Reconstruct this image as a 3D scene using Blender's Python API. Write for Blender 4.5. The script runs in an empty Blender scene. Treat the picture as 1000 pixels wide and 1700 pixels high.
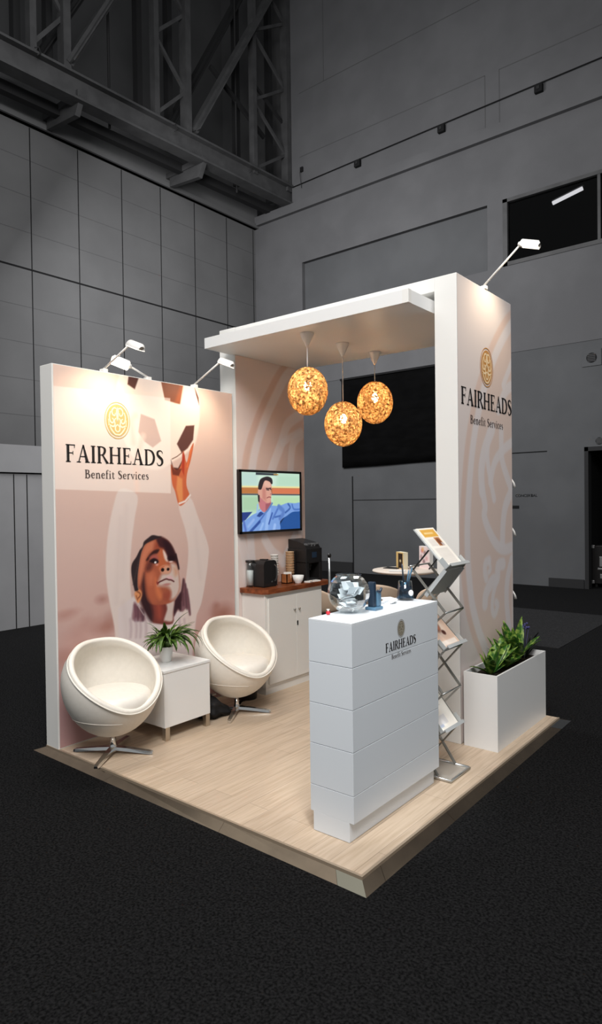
import bpy, bmesh, math, random
import numpy as np
from mathutils import Vector, Matrix
R = random.Random(7)
PI = math.pi
S = bpy.context.scene
COL = S.collection

# ------------------------------------------------------------------ camera
CAM = Vector((1.8588, -2.7397, 1.8993))
YAW, PITCH, ROLL, FPX = -0.6823, -0.0146, -0.0130, 1091.13
FWD = Vector((math.sin(YAW)*math.cos(PITCH), math.cos(YAW)*math.cos(PITCH), math.sin(PITCH)))
_r = Vector((math.cos(YAW), -math.sin(YAW), 0)); _u = _r.cross(FWD)
RGT = _r*math.cos(ROLL) + _u*math.sin(ROLL); UPV = _u*math.cos(ROLL) - _r*math.sin(ROLL)
cd = bpy.data.cameras.new('camera'); co = bpy.data.objects.new('camera', cd); COL.objects.link(co)
cd.sensor_fit = 'AUTO'; cd.sensor_width = 36; cd.lens = FPX/1700*36; cd.clip_end = 200
co.matrix_world = Matrix((( RGT.x, UPV.x, -FWD.x, CAM.x), (RGT.y, UPV.y, -FWD.y, CAM.y), (RGT.z, UPV.z, -FWD.z, CAM.z), (0,0,0,1)))
S.camera = co

def measure(px, py, axis, val):
    """where the sight line measured at a photograph position meets a known plane of the place"""
    d = FWD + RGT*((px-500)/FPX) - UPV*((py-850)/FPX)
    i = 'xyz'.index(axis)
    t = (val - CAM[i])/d[i]
    return CAM + d*t

# ------------------------------------------------------------------ colour / materials
def lin1(c): c = c/255; return c/12.92 if c <= .04045 else ((c+.055)/1.055)**2.4
def lin(r, g, b): return (lin1(r), lin1(g), lin1(b))

def mat(name, c, rough=.5, metal=0, spec=.5, emit=None, es=0):
    m = bpy.data.materials.new(name); m.use_nodes = True
    b = m.node_tree.nodes['Principled BSDF']
    b.inputs['Base Color'].default_value = (*c, 1); b.inputs['Roughness'].default_value = rough
    b.inputs['Metallic'].default_value = metal; b.inputs['Specular IOR Level'].default_value = spec
    if emit: b.inputs['Emission Color'].default_value = (*emit, 1); b.inputs['Emission Strength'].default_value = es
    return m
def noise_mat(name, c1, c2, scale, rough=.6, spec=.3, stretch=(1,1,1), detail=4, lo=.35, hi=.65, bump=0, metal=0):
    m = mat(name, c1, rough, metal, spec); nt = m.node_tree; N = nt.nodes; Lk = nt.links
    tc = N.new('ShaderNodeTexCoord'); mp = N.new('ShaderNodeMapping'); no = N.new('ShaderNodeTexNoise'); cr = N.new('ShaderNodeValToRGB')
    mp.inputs['Scale'].default_value = stretch; no.inputs['Scale'].default_value = scale; no.inputs['Detail'].default_value = detail
    cr.color_ramp.elements[0].position = lo; cr.color_ramp.elements[0].color = (*c1, 1)
    cr.color_ramp.elements[1].position = hi; cr.color_ramp.elements[1].color = (*c2, 1)
    Lk.new(tc.outputs['Object'], mp.inputs[0]); Lk.new(mp.outputs[0], no.inputs['Vector']); Lk.new(no.outputs['Fac'], cr.inputs[0])
    Lk.new(cr.outputs[0], N['Principled BSDF'].inputs['Base Color'])
    if bump:
        bp = N.new('ShaderNodeBump'); bp.inputs['Strength'].default_value = bump; bp.inputs['Distance'].default_value = .004
        Lk.new(no.outputs['Fac'], bp.inputs['Height']); Lk.new(bp.outputs[0], N['Principled BSDF'].inputs['Normal'])
    return m
def attr_mat(name, emit=0, rough=.45):
    m = mat(name, (.5,.5,.5), rough, 0, .3); nt = m.node_tree
    a = nt.nodes.new('ShaderNodeAttribute'); a.attribute_name = 'print'
    b = nt.nodes['Principled BSDF']
    if emit:
        b.inputs['Base Color'].default_value = (.01,.01,.01,1)
        nt.links.new(a.outputs['Color'], b.inputs['Emission Color']); b.inputs['Emission Strength'].default_value = emit
    else: nt.links.new(a.outputs['Color'], b.inputs['Base Color'])
    return m
def clear_mat(name, tint=(1,1,1), refl=.9, base=.04, power=3.0):
    m = bpy.data.materials.new(name); m.use_nodes = True; nt = m.node_tree; N = nt.nodes
    N.remove(N['Principled BSDF'])
    t = N.new('ShaderNodeBsdfTransparent'); t.inputs[0].default_value = (*tint, 1)
    g = N.new('ShaderNodeBsdfGlossy'); g.inputs['Roughness'].default_value = .03; g.inputs['Color'].default_value = (refl,refl,refl,1)
    lw = N.new('ShaderNodeLayerWeight'); lw.inputs['Blend'].default_value = .5
    p = N.new('ShaderNodeMath'); p.operation = 'POWER'; p.inputs[1].default_value = power
    a = N.new('ShaderNodeMath'); a.operation = 'ADD'; a.inputs[1].default_value = base; a.use_clamp = True
    mx = N.new('ShaderNodeMixShader')
    nt.links.new(lw.outputs['Facing'], p.inputs[0]); nt.links.new(p.outputs[0], a.inputs[0]); nt.links.new(a.outputs[0], mx.inputs[0])
    nt.links.new(t.outputs[0], mx.inputs[1]); nt.links.new(g.outputs[0], mx.inputs[2]); nt.links.new(mx.outputs[0], N['Material Output'].inputs[0])
    return m

M = {}
M['carpet'] = noise_mat('hall_carpet', (.0038,.0038,.004), (.0145,.0145,.015), 75, 1, .03, detail=3, bump=.6)
M['carpet_grey'] = noise_mat('grey_carpet', (.016,.016,.017), (.03,.03,.031), 60, 1, .05)
M['wall'] = noise_mat('hall_wall_paint', lin(82,82,84), lin(88,88,90), 1.1, .8, .15)
M['wall_low'] = noise_mat('hall_wall_darker', lin(74,75,77), lin(80,81,83), 1.1, .8, .15)  # slightly darker tone for the lower wall, recess panel and vent plates
M['panel'] = noise_mat('hall_panel', lin(84,84,85), lin(91,91,92), .7, .75, .15)
M['seam'] = mat('dark_seam', lin(26,26,27), .9, 0, .1)
M['faint'] = mat('faint_seam', lin(74,74,75), .9, 0, .1)
M['dark'] = mat('dark_recess', lin(30,30,31), .9, 0, .1)
M['upper'] = noise_mat('upper_back_wall', lin(74,74,75), lin(84,84,85), .5, .9, .1)
M['steel'] = noise_mat('painted_steel', lin(56,56,57), lin(66,66,67), 3, .6, .3)
M['steel_dark'] = mat('dark_steel', lin(34,34,35), .7, 0, .2)
M['black'] = noise_mat('black_cloth', (.0012,.0012,.0013), (.0022,.0022,.0024), 2, .9, .05, (1,1,3))
M['black_plastic'] = mat('black_plastic', (.012,.011,.011), .35, 0, .5)
M['black_bag'] = noise_mat('black_bag', (.006,.006,.007), (.013,.013,.014), 14, .7, .3)
M['white'] = mat('white_laminate', (.80,.80,.79), .35, 0, .4)
M['white_paint'] = mat('white_paint', (.78,.77,.74), .5, 0, .3)
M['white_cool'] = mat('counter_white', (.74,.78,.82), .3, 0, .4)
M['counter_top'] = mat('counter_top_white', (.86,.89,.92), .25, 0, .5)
M['cabinet'] = mat('cabinet_white', (.76,.74,.70), .4, 0, .4)
M['leather'] = noise_mat('cream_leather', (.80,.755,.68), (.83,.785,.71), 30, .42, .4)
M['piping'] = mat('leather_piping', (.70,.65,.58), .5)
M['chrome'] = mat('chrome', (.80,.80,.79), .12, 1)
M['steel_leg'] = mat('brushed_leg', (.55,.50,.43), .35, 1)
M['alu'] = mat('stand_aluminium', (.62,.63,.62), .28, 1)
M['alu_dark'] = mat('stand_arm', (.34,.33,.30), .4, .6)
M['plate'] = mat('stand_plate', (.42,.38,.33), .45, .2)
M['tray'] = mat('tray_silver', (.50,.52,.52), .5, .25)
M['trim'] = noise_mat('polished_edge_trim', (.86,.66,.47), (.70,.54,.39), 5, .2, .5, (1,1,1), metal=1)
M['trim_pale'] = mat('pale_corner_trim', (.86,.80,.62), .22, 1)
M['lip'] = mat('deck_lip', (.42,.33,.24), .4, .4)
M['worktop'] = noise_mat('oiled_wood', lin(96,48,26), lin(142,78,44), 9, .35, .4, (3,.7,3))
M['wood_box'] = noise_mat('small_wood', lin(140,84,48), lin(170,108,66), 12, .5, .3)
M['ink'] = mat('lettering_ink', (.012,.010,.010), .5)
M['ink_grey'] = mat('small_lettering_ink', (.075,.055,.05), .5)
M['gold'] = mat('emblem_gold', (.62,.44,.16), .5)
M['gold_pale'] = mat('emblem_pale', (.90,.82,.60), .5)
M['bronze'] = mat('emblem_bronze', (.52,.25,.07), .5)
M['bronze_pale'] = mat('emblem_cream', (.92,.72,.46), .5)
M['taupe'] = mat('emblem_taupe', (.20,.165,.115), .5)
M['taupe_pale'] = mat('emblem_taupe_pale', (.46,.43,.34), .5)
M['leaf'] = noise_mat('green_leaf', lin(38,66,18), lin(86,118,42), 25, .4, .5)
M['leaf_var'] = noise_mat('variegated_leaf', lin(40,88,22), lin(150,176,78), 28, .4, .5, lo=.45, hi=.68)
M['leaf_dark'] = noise_mat('dark_leaf', lin(14,18,18), lin(34,40,34), 20, .5, .3)
M['violet'] = mat('violet_petal', lin(74,72,128), .6)
M['soil'] = noise_mat('soil', (.012,.009,.006), (.035,.026,.018), 60, .95, .1, bump=.6)
M['paper'] = mat('paper', (.82,.80,.76), .6)
M['paper_cool'] = mat('white_card', (.84,.86,.88), .6)
M['cup'] = mat('beige_cup', lin(214,178,140), .6)
M['ceramic'] = mat('ceramic', (.84,.84,.82), .45)
M['glass'] = clear_mat('clear_glass', (.93,.96,.97), .95, .03, 2.0)
M['blueglass'] = clear_mat('blue_glass', (.30,.52,.66), .8, .10, 2.5)
M['bluegrey'] = mat('blue_grey_acrylic', lin(92,130,158), .3)
M['navy'] = mat('dark_blue_acrylic', lin(36,52,70), .3)
M['window_glass'] = clear_mat('window_glass', (.42,.42,.43), .25, .05, 3.0)
M['red'] = mat('red_wrap', lin(222,40,56), .4)
M['beige_chair'] = mat('beige_upholstery', lin(214,186,160), .7)
M['table_top'] = mat('cream_table', lin(226,212,198), .4)
M['sconce'] = mat('lamp_white', (.82,.80,.77), .35)
M['cable'] = mat('white_cable', (.75,.74,.72), .5)
M['grey_dark'] = mat('baseboard_grey', lin(42,42,43), .8, 0, .1)
M['metal_grey'] = mat('case_metal', (.55,.55,.55), .35, .9)
M['photo'] = attr_mat('printed_photo')
M['screen'] = attr_mat('lit_screen', 1.0)
M['tube'] = mat('fluorescent', (1,1,1), .5, 0, 0, (1,1,1), 4)
M['lampglass'] = mat('lit_lamp_glass', (1,1,1), .5, 0, 0, (1,.86,.62), 14)
M['lampglass_soft'] = mat('lit_lamp_glass_edge', (1,1,1), .5, 0, 0, (1,.90,.74), 1.6)
M['bulb'] = mat('lit_bulb', (1,1,1), .5, 0, 0, (1,.86,.62), 60)

def wood_floor():
    m = mat('pale_oak_planks', (.6,.5,.4), .42, 0, .35); nt = m.node_tree; N = nt.nodes; Lk = nt.links
    tc = N.new('ShaderNodeTexCoord'); sep = N.new('ShaderNodeSeparateXYZ'); cmb = N.new('ShaderNodeCombineXYZ')
    Lk.new(tc.outputs['Object'], sep.inputs[0]); Lk.new(sep.outputs['Y'], cmb.inputs['X']); Lk.new(sep.outputs['X'], cmb.inputs['Y'])
    br = N.new('ShaderNodeTexBrick'); br.inputs['Scale'].default_value = 1; br.offset = .37
    br.inputs['Brick Width'].default_value = 1.25; br.inputs['Row Height'].default_value = .16; br.inputs['Mortar Size'].default_value = .0016
    br.inputs['Color1'].default_value = (.60,.475,.355,1); br.inputs['Color2'].default_value = (.53,.415,.31,1); br.inputs['Mortar'].default_value = (.36,.28,.205,1)
    Lk.new(cmb.outputs[0], br.inputs['Vector'])
    mp = N.new('ShaderNodeMapping'); mp.inputs['Scale'].default_value = (22, 1.3, 1); Lk.new(tc.outputs['Object'], mp.inputs[0])
    no = N.new('ShaderNodeTexNoise'); no.inputs['Scale'].default_value = 2.2; no.inputs['Detail'].default_value = 6; no.inputs['Distortion'].default_value = .6
    Lk.new(mp.outputs[0], no.inputs['Vector'])
    cr = N.new('ShaderNodeValToRGB'); cr.color_ramp.elements[0].position = .3; cr.color_ramp.elements[0].color = (.74,.70,.64,1)
    cr.color_ramp.elements[1].position = .62; cr.color_ramp.elements[1].color = (1,1,1,1)
    Lk.new(no.outputs['Fac'], cr.inputs[0])
    mx = N.new('ShaderNodeMix'); mx.data_type = 'RGBA'; mx.blend_type = 'MULTIPLY'; mx.inputs['Factor'].default_value = .75
    Lk.new(br.outputs['Color'], mx.inputs['A']); Lk.new(cr.outputs[0], mx.inputs['B'])
    Lk.new(mx.outputs['Result'], N['Principled BSDF'].inputs['Base Color'])
    return m
M['oak'] = wood_floor()
def rattan():
    m = bpy.data.materials.new('rattan_strand'); m.use_nodes = True; nt = m.node_tree; N = nt.nodes; N.remove(N['Principled BSDF'])
    d = N.new('ShaderNodeBsdfDiffuse'); t = N.new('ShaderNodeBsdfTranslucent'); mx = N.new('ShaderNodeMixShader'); mx.inputs[0].default_value = .55
    tc = N.new('ShaderNodeTexCoord'); no = N.new('ShaderNodeTexNoise'); no.inputs['Scale'].default_value = 45; no.inputs['Detail'].default_value = 2
    cr = N.new('ShaderNodeValToRGB'); cr.color_ramp.elements[0].position = .35; cr.color_ramp.elements[0].color = (.29,.15,.05,1)
    cr.color_ramp.elements[1].position = .62; cr.color_ramp.elements[1].color = (.78,.55,.27,1)
    nt.links.new(tc.outputs['Object'], no.inputs['Vector']); nt.links.new(no.outputs['Fac'], cr.inputs[0])
    nt.links.new(cr.outputs[0], d.inputs[0]); nt.links.new(cr.outputs[0], t.inputs[0])
    nt.links.new(d.outputs[0], mx.inputs[1]); nt.links.new(t.outputs[0], mx.inputs[2]); nt.links.new(mx.outputs[0], N['Material Output'].inputs[0])
    return m
M['rattan'] = rattan()

# ------------------------------------------------------------------ mesh helpers
class MB:
    def __init__(s): s.v = []; s.f = []; s.mi = []; s.sm = []; s.cur = 0
    def add(s, vs, fs, smooth=False):
        o = len(s.v); s.v += [tuple(p) for p in vs]
        for f in fs: s.f.append(tuple(i+o for i in f)); s.mi.append(s.cur); s.sm.append(smooth)
        return s
    def box(s, x0, x1, y0, y1, z0, z1, bev=0):
        x0, x1 = sorted((x0,x1)); y0, y1 = sorted((y0,y1)); z0, z1 = sorted((z0,z1))
        if not bev:
            v = [(x,y,z) for z in (z0,z1) for x,y in ((x0,y0),(x1,y0),(x1,y1),(x0,y1))]
            return s.add(v, [(3,2,1,0),(4,5,6,7),(0,1,5,4),(1,2,6,5),(2,3,7,6),(3,0,4,7)])
        bm = bmesh.new(); bmesh.ops.create_cube(bm, size=1)
        for p in bm.verts: p.co = Vector(((x0+x1)/2+p.co.x*(x1-x0), (y0+y1)/2+p.co.y*(y1-y0), (z0+z1)/2+p.co.z*(z1-z0)))
        bmesh.ops.bevel(bm, geom=list(bm.edges), offset=bev, segments=2, affect='EDGES', profile=.6)
        bm.verts.index_update(); s.add([p.co[:] for p in bm.verts], [[q.index for q in f.verts] for f in bm.faces]); bm.free(); return s
    def obox(s, c, ax, ay, az):
        """box from a centre and three half-axes"""
        c, ax, ay, az = map(Vector, (c, ax, ay, az))
        v = [c+ax*i+ay*j+az*k for k in (-1,1) for i,j in ((-1,-1),(1,-1),(1,1),(-1,1))]
        f = [(3,2,1,0),(4,5,6,7),(0,1,5,4),(1,2,6,5),(2,3,7,6),(3,0,4,7)]
        if ax.cross(ay).dot(az) < 0: f = [q[::-1] for q in f]
        return s.add(v, f)
    def lathe(s, prof, n=32, c=(0,0,0), sx=1, sy=1, smooth=True, close=False):
        vs = []; fs = []; k = len(prof)
        for i in range(n):
            a = 2*PI*i/n
            for r, z in prof: vs.append((c[0]+r*sx*math.cos(a), c[1]+r*sy*math.sin(a), c[2]+z))
        for i in range(n):
            j = (i+1)%n
            for q in range(k-1): fs.append((i*k+q, j*k+q, j*k+q+1, i*k+q+1))
            if close: fs.append((i*k+k-1, j*k+k-1, j*k, i*k))
        return s.add(vs, fs, smooth)
    def cyl(s, c, r, z0, z1, n=24, r2=None):
        r2 = r if r2 is None else r2
        e = min(.002, r*.1)
        return s.lathe([(0,z0),(r-e,z0),(r,z0+e),(r2,z1-e),(r2-e,z1),(0,z1)], n, (c[0],c[1],0))
    def tube(s, pts, r, n=8, cap=True):
        pts = [Vector(p) for p in pts]; rr = r if isinstance(r, (list,tuple)) else [r]*len(pts)
        vs = []; fs = []; prev = None
        for i, p in enumerate(pts):
            t = (pts[min(i+1,len(pts)-1)]-pts[max(i-1,0)]).normalized()
            if prev is None:
                u = t.cross(Vector((0,0,1)));
                if u.length < .01: u = t.cross(Vector((1,0,0)))
            else: u = prev - t*prev.dot(t)
            u.normalize(); w = t.cross(u); prev = u
            for k in range(n): a = 2*PI*k/n; vs.append(p+u*math.cos(a)*rr[i]+w*math.sin(a)*rr[i])
        for i in range(len(pts)-1):
            for k in range(n): fs.append((i*n+k, i*n+(k+1)%n, (i+1)*n+(k+1)%n, (i+1)*n+k))
        if cap: fs.append(tuple(range(n))[::-1]); fs.append(tuple(range((len(pts)-1)*n, len(pts)*n)))
        return s.add(vs, fs, True)
    def beam(s, a, b, w, h, up=(0,0,1)):
        a, b = Vector(a), Vector(b); t = (b-a); l = t.length; t.normalize(); up = Vector(up)
        if abs(t.dot(up)) > .98: up = Vector((0,1,0))
        sd = t.cross(up).normalized(); u2 = sd.cross(t)
        return s.obox((a+b)/2, t*l/2, sd*w/2, u2*h/2)
    def prism(s, poly, axis, a, b):
        """polygon in the two other axes (cyclic order), extruded along axis"""
        n = len(poly)
        def P(u, v, w): return {'x': (w,u,v), 'y': (v,w,u), 'z': (u,v,w)}[axis]
        vs = [P(u,v,a) for u,v in poly] + [P(u,v,b) for u,v in poly]
        area = sum(poly[i][0]*poly[(i+1)%n][1]-poly[(i+1)%n][0]*poly[i][1] for i in range(n))
        fs = [tuple(range(n))[::-1], tuple(range(n,2*n))] + [(i,(i+1)%n,n+(i+1)%n,n+i) for i in range(n)]
        if (area < 0) != (b < a): fs = [f[::-1] for f in fs]
        return s.add(vs, fs)
    def ball(s, c, rx, ry=None, rz=None, n=20, m=12):
        ry = ry or rx; rz = rz or rx
        return s.lathe([(math.cos(t)*1.0, math.sin(t)*rz) for t in [(-PI/2+PI*i/m) for i in range(m+1)]], n, c, rx, ry)

def tagp(o, label=None, cat=None, group=None, kind=None):
    if label: o['label'] = label
    if cat: o['category'] = cat
    if group: o['group'] = group
    if kind: o['kind'] = kind
    return o
ORG = {}
def thing(name, label, cat, loc=(0,0,0), group=None):
    o = bpy.data.objects.new(name, None); COL.objects.link(o); o.location = loc; o.empty_display_size = .1
    ORG[o.name] = Vector(loc); return tagp(o, label, cat, group)
def build(name, mb, mats, parent=None, local=False, loc=None):
    """one mesh object; vertices are given in world space unless local"""
    me = bpy.data.meshes.new(name)
    org = Vector((0,0,0))
    if parent is not None: org = ORG[parent.name]
    elif loc is not None: org = Vector(loc)
    off = Vector((0,0,0)) if local else org
    me.from_pydata([tuple(Vector(p)-off) for p in mb.v], [], mb.f)
    ms = mats if isinstance(mats, (list,tuple)) else [mats]
    for q in ms: me.materials.append(q)
    me.polygons.foreach_set('material_index', mb.mi); me.polygons.foreach_set('use_smooth', mb.sm)
    me.update()
    o = bpy.data.objects.new(name, me); COL.objects.link(o)
    if parent is not None: o.parent = parent
    elif loc is not None: o.location = loc
    ORG[o.name] = org
    return o
def struct(name, mb, mats, parent=None):
    o = build(name, mb, mats, parent)
    if parent is None: o['kind'] = 'structure'
    return o
def dup(root, loc, label=None, group=None, rotz=None):
    r = root.copy(); COL.objects.link(r); r.location = loc; ORG[r.name] = Vector(loc)
    if rotz is not None: r.rotation_euler = (0,0,rotz)
    if label: r['label'] = label
    if group: r['group'] = group
    for ch in list(root.children):
        c = ch.copy(); COL.objects.link(c); c.parent = r
        for g in list(ch.children):
            d = g.copy(); COL.objects.link(d); d.parent = c
    return r

# ------------------------------------------------------------------ printed pictures (colour kept per vertex of a fine flat sheet)
class Sheet:
    def __init__(s, u0, u1, v0, v1, nu, nv, base):
        s.u = np.linspace(u0,u1,nu); s.v = np.linspace(v0,v1,nv); s.U, s.V = np.meshgrid(s.u, s.v)
        s.a = np.zeros((nv,nu,3)); s.a[:] = base; s.nu, s.nv = nu, nv
    def mix(s, m, c, al=1):
        m = (m*al)[...,None]; s.a = s.a*(1-m) + np.array(c, float)*m
    def dist(s, pts, closed=False):
        d = np.full(s.U.shape, 1e9); n = len(pts)
        for i in range(n if closed else n-1):
            (x0,y0),(x1,y1) = pts[i], pts[(i+1)%n]; dx, dy = x1-x0, y1-y0; L2 = dx*dx+dy*dy+1e-12
            t = np.clip(((s.U-x0)*dx+(s.V-y0)*dy)/L2, 0, 1)
            d = np.minimum(d, np.hypot(s.U-x0-t*dx, s.V-y0-t*dy))
        return d
    def poly(s, pts, c, f=.006, al=1):
        ins = np.zeros(s.U.shape, bool); n = len(pts)
        for i in range(n):
            (x0,y0),(x1,y1) = pts[i], pts[(i+1)%n]
            if y0 == y1: continue
            k = ((y0 > s.V) != (y1 > s.V)) & (s.U < (x1-x0)*(s.V-y0)/(y1-y0)+x0); ins ^= k
        d = s.dist(pts, True); sd = np.where(ins, d, -d)
        s.mix(np.clip(.5+sd/(2*f), 0, 1), c, al)
    def line(s, pts, w, c, f=.006, al=1):
        s.mix(np.clip(.5+(w/2-s.dist(pts))/(2*f), 0, 1), c, al)
    def oval(s, cx, cy, rx, ry, c, f=.3, al=1):
        q = np.hypot((s.U-cx)/rx, (s.V-cy)/ry); s.mix(np.clip((1+f-q)/(2*f), 0, 1), c, al)
    def mesh(s, fn):
        mb = MB(); nu, nv = s.nu, s.nv
        vs = [fn(s.u[i], s.v[j]) for j in range(nv) for i in range(nu)]
        mb.add(vs, [(j*nu+i, j*nu+i+1, (j+1)*nu+i+1, (j+1)*nu+i) for j in range(nv-1) for i in range(nu-1)])
        return mb
    def paint(s, o, gain=1.0):
        at = o.data.color_attributes.new('print', 'FLOAT_COLOR', 'POINT')
        c = np.clip(s.a/255, 0, 1); c = np.where(c <= .04045, c/12.92, ((c+.055)/1.055)**2.4)*gain
        at.data.foreach_set('color', np.concatenate([c, np.ones((*c.shape[:2],1))], 2).reshape(-1).astype(np.float32))
def smooth(pts, n=8, closed=False):
    k = len(pts); out = []
    P = lambda i: pts[i%k] if closed else pts[max(0,min(k-1,i))]
    for i in range(k if closed else k-1):
        p0,p1,p2,p3 = P(i-1),P(i),P(i+1),P(i+2)
        for j in range(n):
            t = j/n
            out.append(tuple(.5*((2*b)+(-a+c)*t+(2*a-5*b+4*c-d)*t*t+(-a+3*b-3*c+d)*t**3) for a,b,c,d in zip(p0,p1,p2,p3)))
    if not closed: out.append(tuple(pts[-1]))
    return out

# ------------------------------------------------------------------ serif lettering drawn with a pen of changing width
T, N_ = .125, .045
def sf(x0, x1, y, w=.045): return [(x0,y,w),(x1,y,w)]
G = {
 'F': (.60, [[(.16,0,T),(.16,1,T)], sf(.03,.31,.022), sf(.03,.54,.978), [(.535,1,.04),(.525,.80,.03)], sf(.16,.43,.52), [(.435,.63,.035),(.435,.41,.035)]], []),
 'A': (.80, [[(.41,1.0,.05),(.14,.0,.05)], [(.41,1.02,.07),(.64,0,.15)], sf(.22,.55,.34), sf(.02,.27,.022), sf(.51,.79,.022)], []),
 'I': (.36, [[(.18,0,T),(.18,1,T)], sf(.04,.32,.022), sf(.04,.32,.978)], []),
 'R': (.72, [[(.16,0,T),(.16,1,T)], sf(.03,.30,.022), sf(.03,.30,.978), [(.36,.50,.07),(.66,.0,.13)], sf(.58,.74,.02)], [[(.16,.975,.05),(.34,.97,.055),(.49,.87,.11),(.50,.70,.125),(.42,.54,.09),(.30,.49,.05),(.16,.49,.045)]]),
 'H': (.84, [[(.16,0,T),(.16,1,T)], [(.66,0,T),(.66,1,T)], sf(.03,.30,.022), sf(.03,.30,.978), sf(.53,.80,.022), sf(.53,.80,.978), sf(.16,.66,.51)], []),
 'E': (.62, [[(.16,0,T),(.16,1,T)], sf(.03,.55,.022), sf(.03,.53,.978), [(.53,1,.04),(.515,.82,.03)], [(.56,0,.04),(.575,.2,.03)], sf(.16,.42,.52), [(.425,.63,.035),(.425,.41,.035)]], []),
 'D': (.80, [[(.16,0,T),(.16,1,T)], sf(.03,.28,.022), sf(.03,.28,.978)], [[(.16,.975,.05),(.36,.97,.06),(.57,.86,.11),(.68,.62,.13),(.68,.38,.13),(.57,.14,.11),(.36,.03,.06),(.16,.025,.05)]]),
 'S': (.58, [], [[(.49,.79,.035),(.44,.92,.045),(.30,.97,.06),(.15,.88,.11),(.14,.70,.13),(.28,.55,.15),(.44,.40,.14),(.46,.18,.12),(.33,.03,.065),(.17,.035,.05),(.08,.19,.035)]]),
 'B': (.66, [[(.16,0,T),(.16,1,T)], sf(.03,.28,.022), sf(.03,.28,.978)], [[(.16,.975,.05),(.32,.97,.055),(.45,.88,.11),(.45,.68,.12),(.34,.55,.07),(.16,.52,.045)], [(.16,.52,.045),(.36,.52,.06),(.53,.40,.12),(.54,.18,.125),(.40,.03,.07),(.16,.025,.05)]]),
 'e': (.50, [[(.10,.36,.05),(.42,.36,.05)]], [[(.42,.36,.07),(.40,.54,.08),(.26,.63,.055),(.12,.50,.10),(.09,.30,.12),(.16,.09,.09),(.29,.03,.06),(.44,.12,.04)]]),
 'n': (.60, [[(.14,0,.11),(.14,.62,.11)], [(.46,0,.11),(.46,.42,.11)], sf(.03,.25,.02), sf(.35,.57,.02), [(.14,.61,.05),(.04,.59,.03)]], [[(.16,.50,.04),(.28,.62,.06),(.40,.60,.09),(.46,.42,.11)]]),
 'f': (.36, [[(.15,0,.11),(.15,.84,.11)], sf(.04,.28,.02), sf(.04,.34,.60)], [[(.15,.82,.11),(.19,.98,.07),(.30,1.02,.05),(.38,.95,.06)]]),
 'i': (.30, [[(.14,0,.11),(.14,.62,.11)], sf(.03,.26,.02), [(.14,.61,.05),(.04,.59,.03)], [(.085,.86,.12),(.20,.86,.12)]], []),
 't': (.36, [[(.15,.10,.11),(.15,.78,.09)], sf(.03,.33,.60)], [[(.15,.14,.11),(.19,.03,.07),(.28,.02,.05),(.35,.10,.03)]]),
 'r': (.44, [[(.14,0,.11),(.14,.62,.11)], sf(.03,.26,.02), [(.14,.61,.05),(.04,.59,.03)]], [[(.16,.46,.04),(.24,.60,.06),(.34,.63,.08),(.40,.57,.07)]]),
 'v': (.52, [[(.09,.62,.12),(.27,0,.06)], [(.44,.62,.05),(.27,0,.05)], sf(0,.20,.60), sf(.36,.53,.60)], []),
 'c': (.46, [], [[(.41,.50,.06),(.32,.62,.06),(.19,.60,.08),(.10,.44,.11),(.10,.22,.11),(.18,.06,.09),(.30,.03,.06),(.42,.12,.04)]]),
 's': (.42, [], [[(.34,.50,.03),(.30,.60,.045),(.20,.63,.05),(.10,.54,.09),(.13,.42,.10),(.25,.32,.11),(.34,.20,.10),(.31,.06,.07),(.20,.02,.05),(.07,.12,.03)]]),
 ' ': (.28, [], []),
}
WT_ = [1.0]
def ribbon(mb, pts, fn):
    n = len(pts); vs = []
    for i, (x,y,w) in enumerate(pts):
        a = pts[max(0,i-1)]; b = pts[min(n-1,i+1)]; dx, dy = b[0]-a[0], b[1]-a[1]; l = math.hypot(dx,dy) or 1
        w = w*WT_[0]; nx, ny = -dy/l*w/2, dx/l*w/2
        vs += [fn(x+nx,y+ny), fn(x-nx,y-ny)]
    mb.add(vs, [(2*i, 2*i+1, 2*i+3, 2*i+2) for i in range(n-1)])
def letters(text, u0, u1, v0, h, fn, track=.02, wt=1.22):
    """text fitted between u0 and u1 on baseline v0 with cap height h"""
    WT_[0] = wt; tot = sum(G[c][0]+track for c in text)-track; k = (u1-u0)/tot; x = 0; mb = MB()
    for c in text:
        w, st, cu = G[c]
        f = lambda a, b, x=x: fn(u0+(x+a)*k, v0+b*h)
        for s_ in st: ribbon(mb, s_, f)
        for s_ in cu: ribbon(mb, smooth(s_, 6), f)
        x += w+track
    WT_[0] = 1.0
    return mb
def arc(cx, cy, r, a0, a1, w, n=24, ry=None):
    ry = ry or r
    return [(cx+r*math.cos(a0+(a1-a0)*i/n), cy+ry*math.sin(a0+(a1-a0)*i/n), w) for i in range(n+1)]
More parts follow.
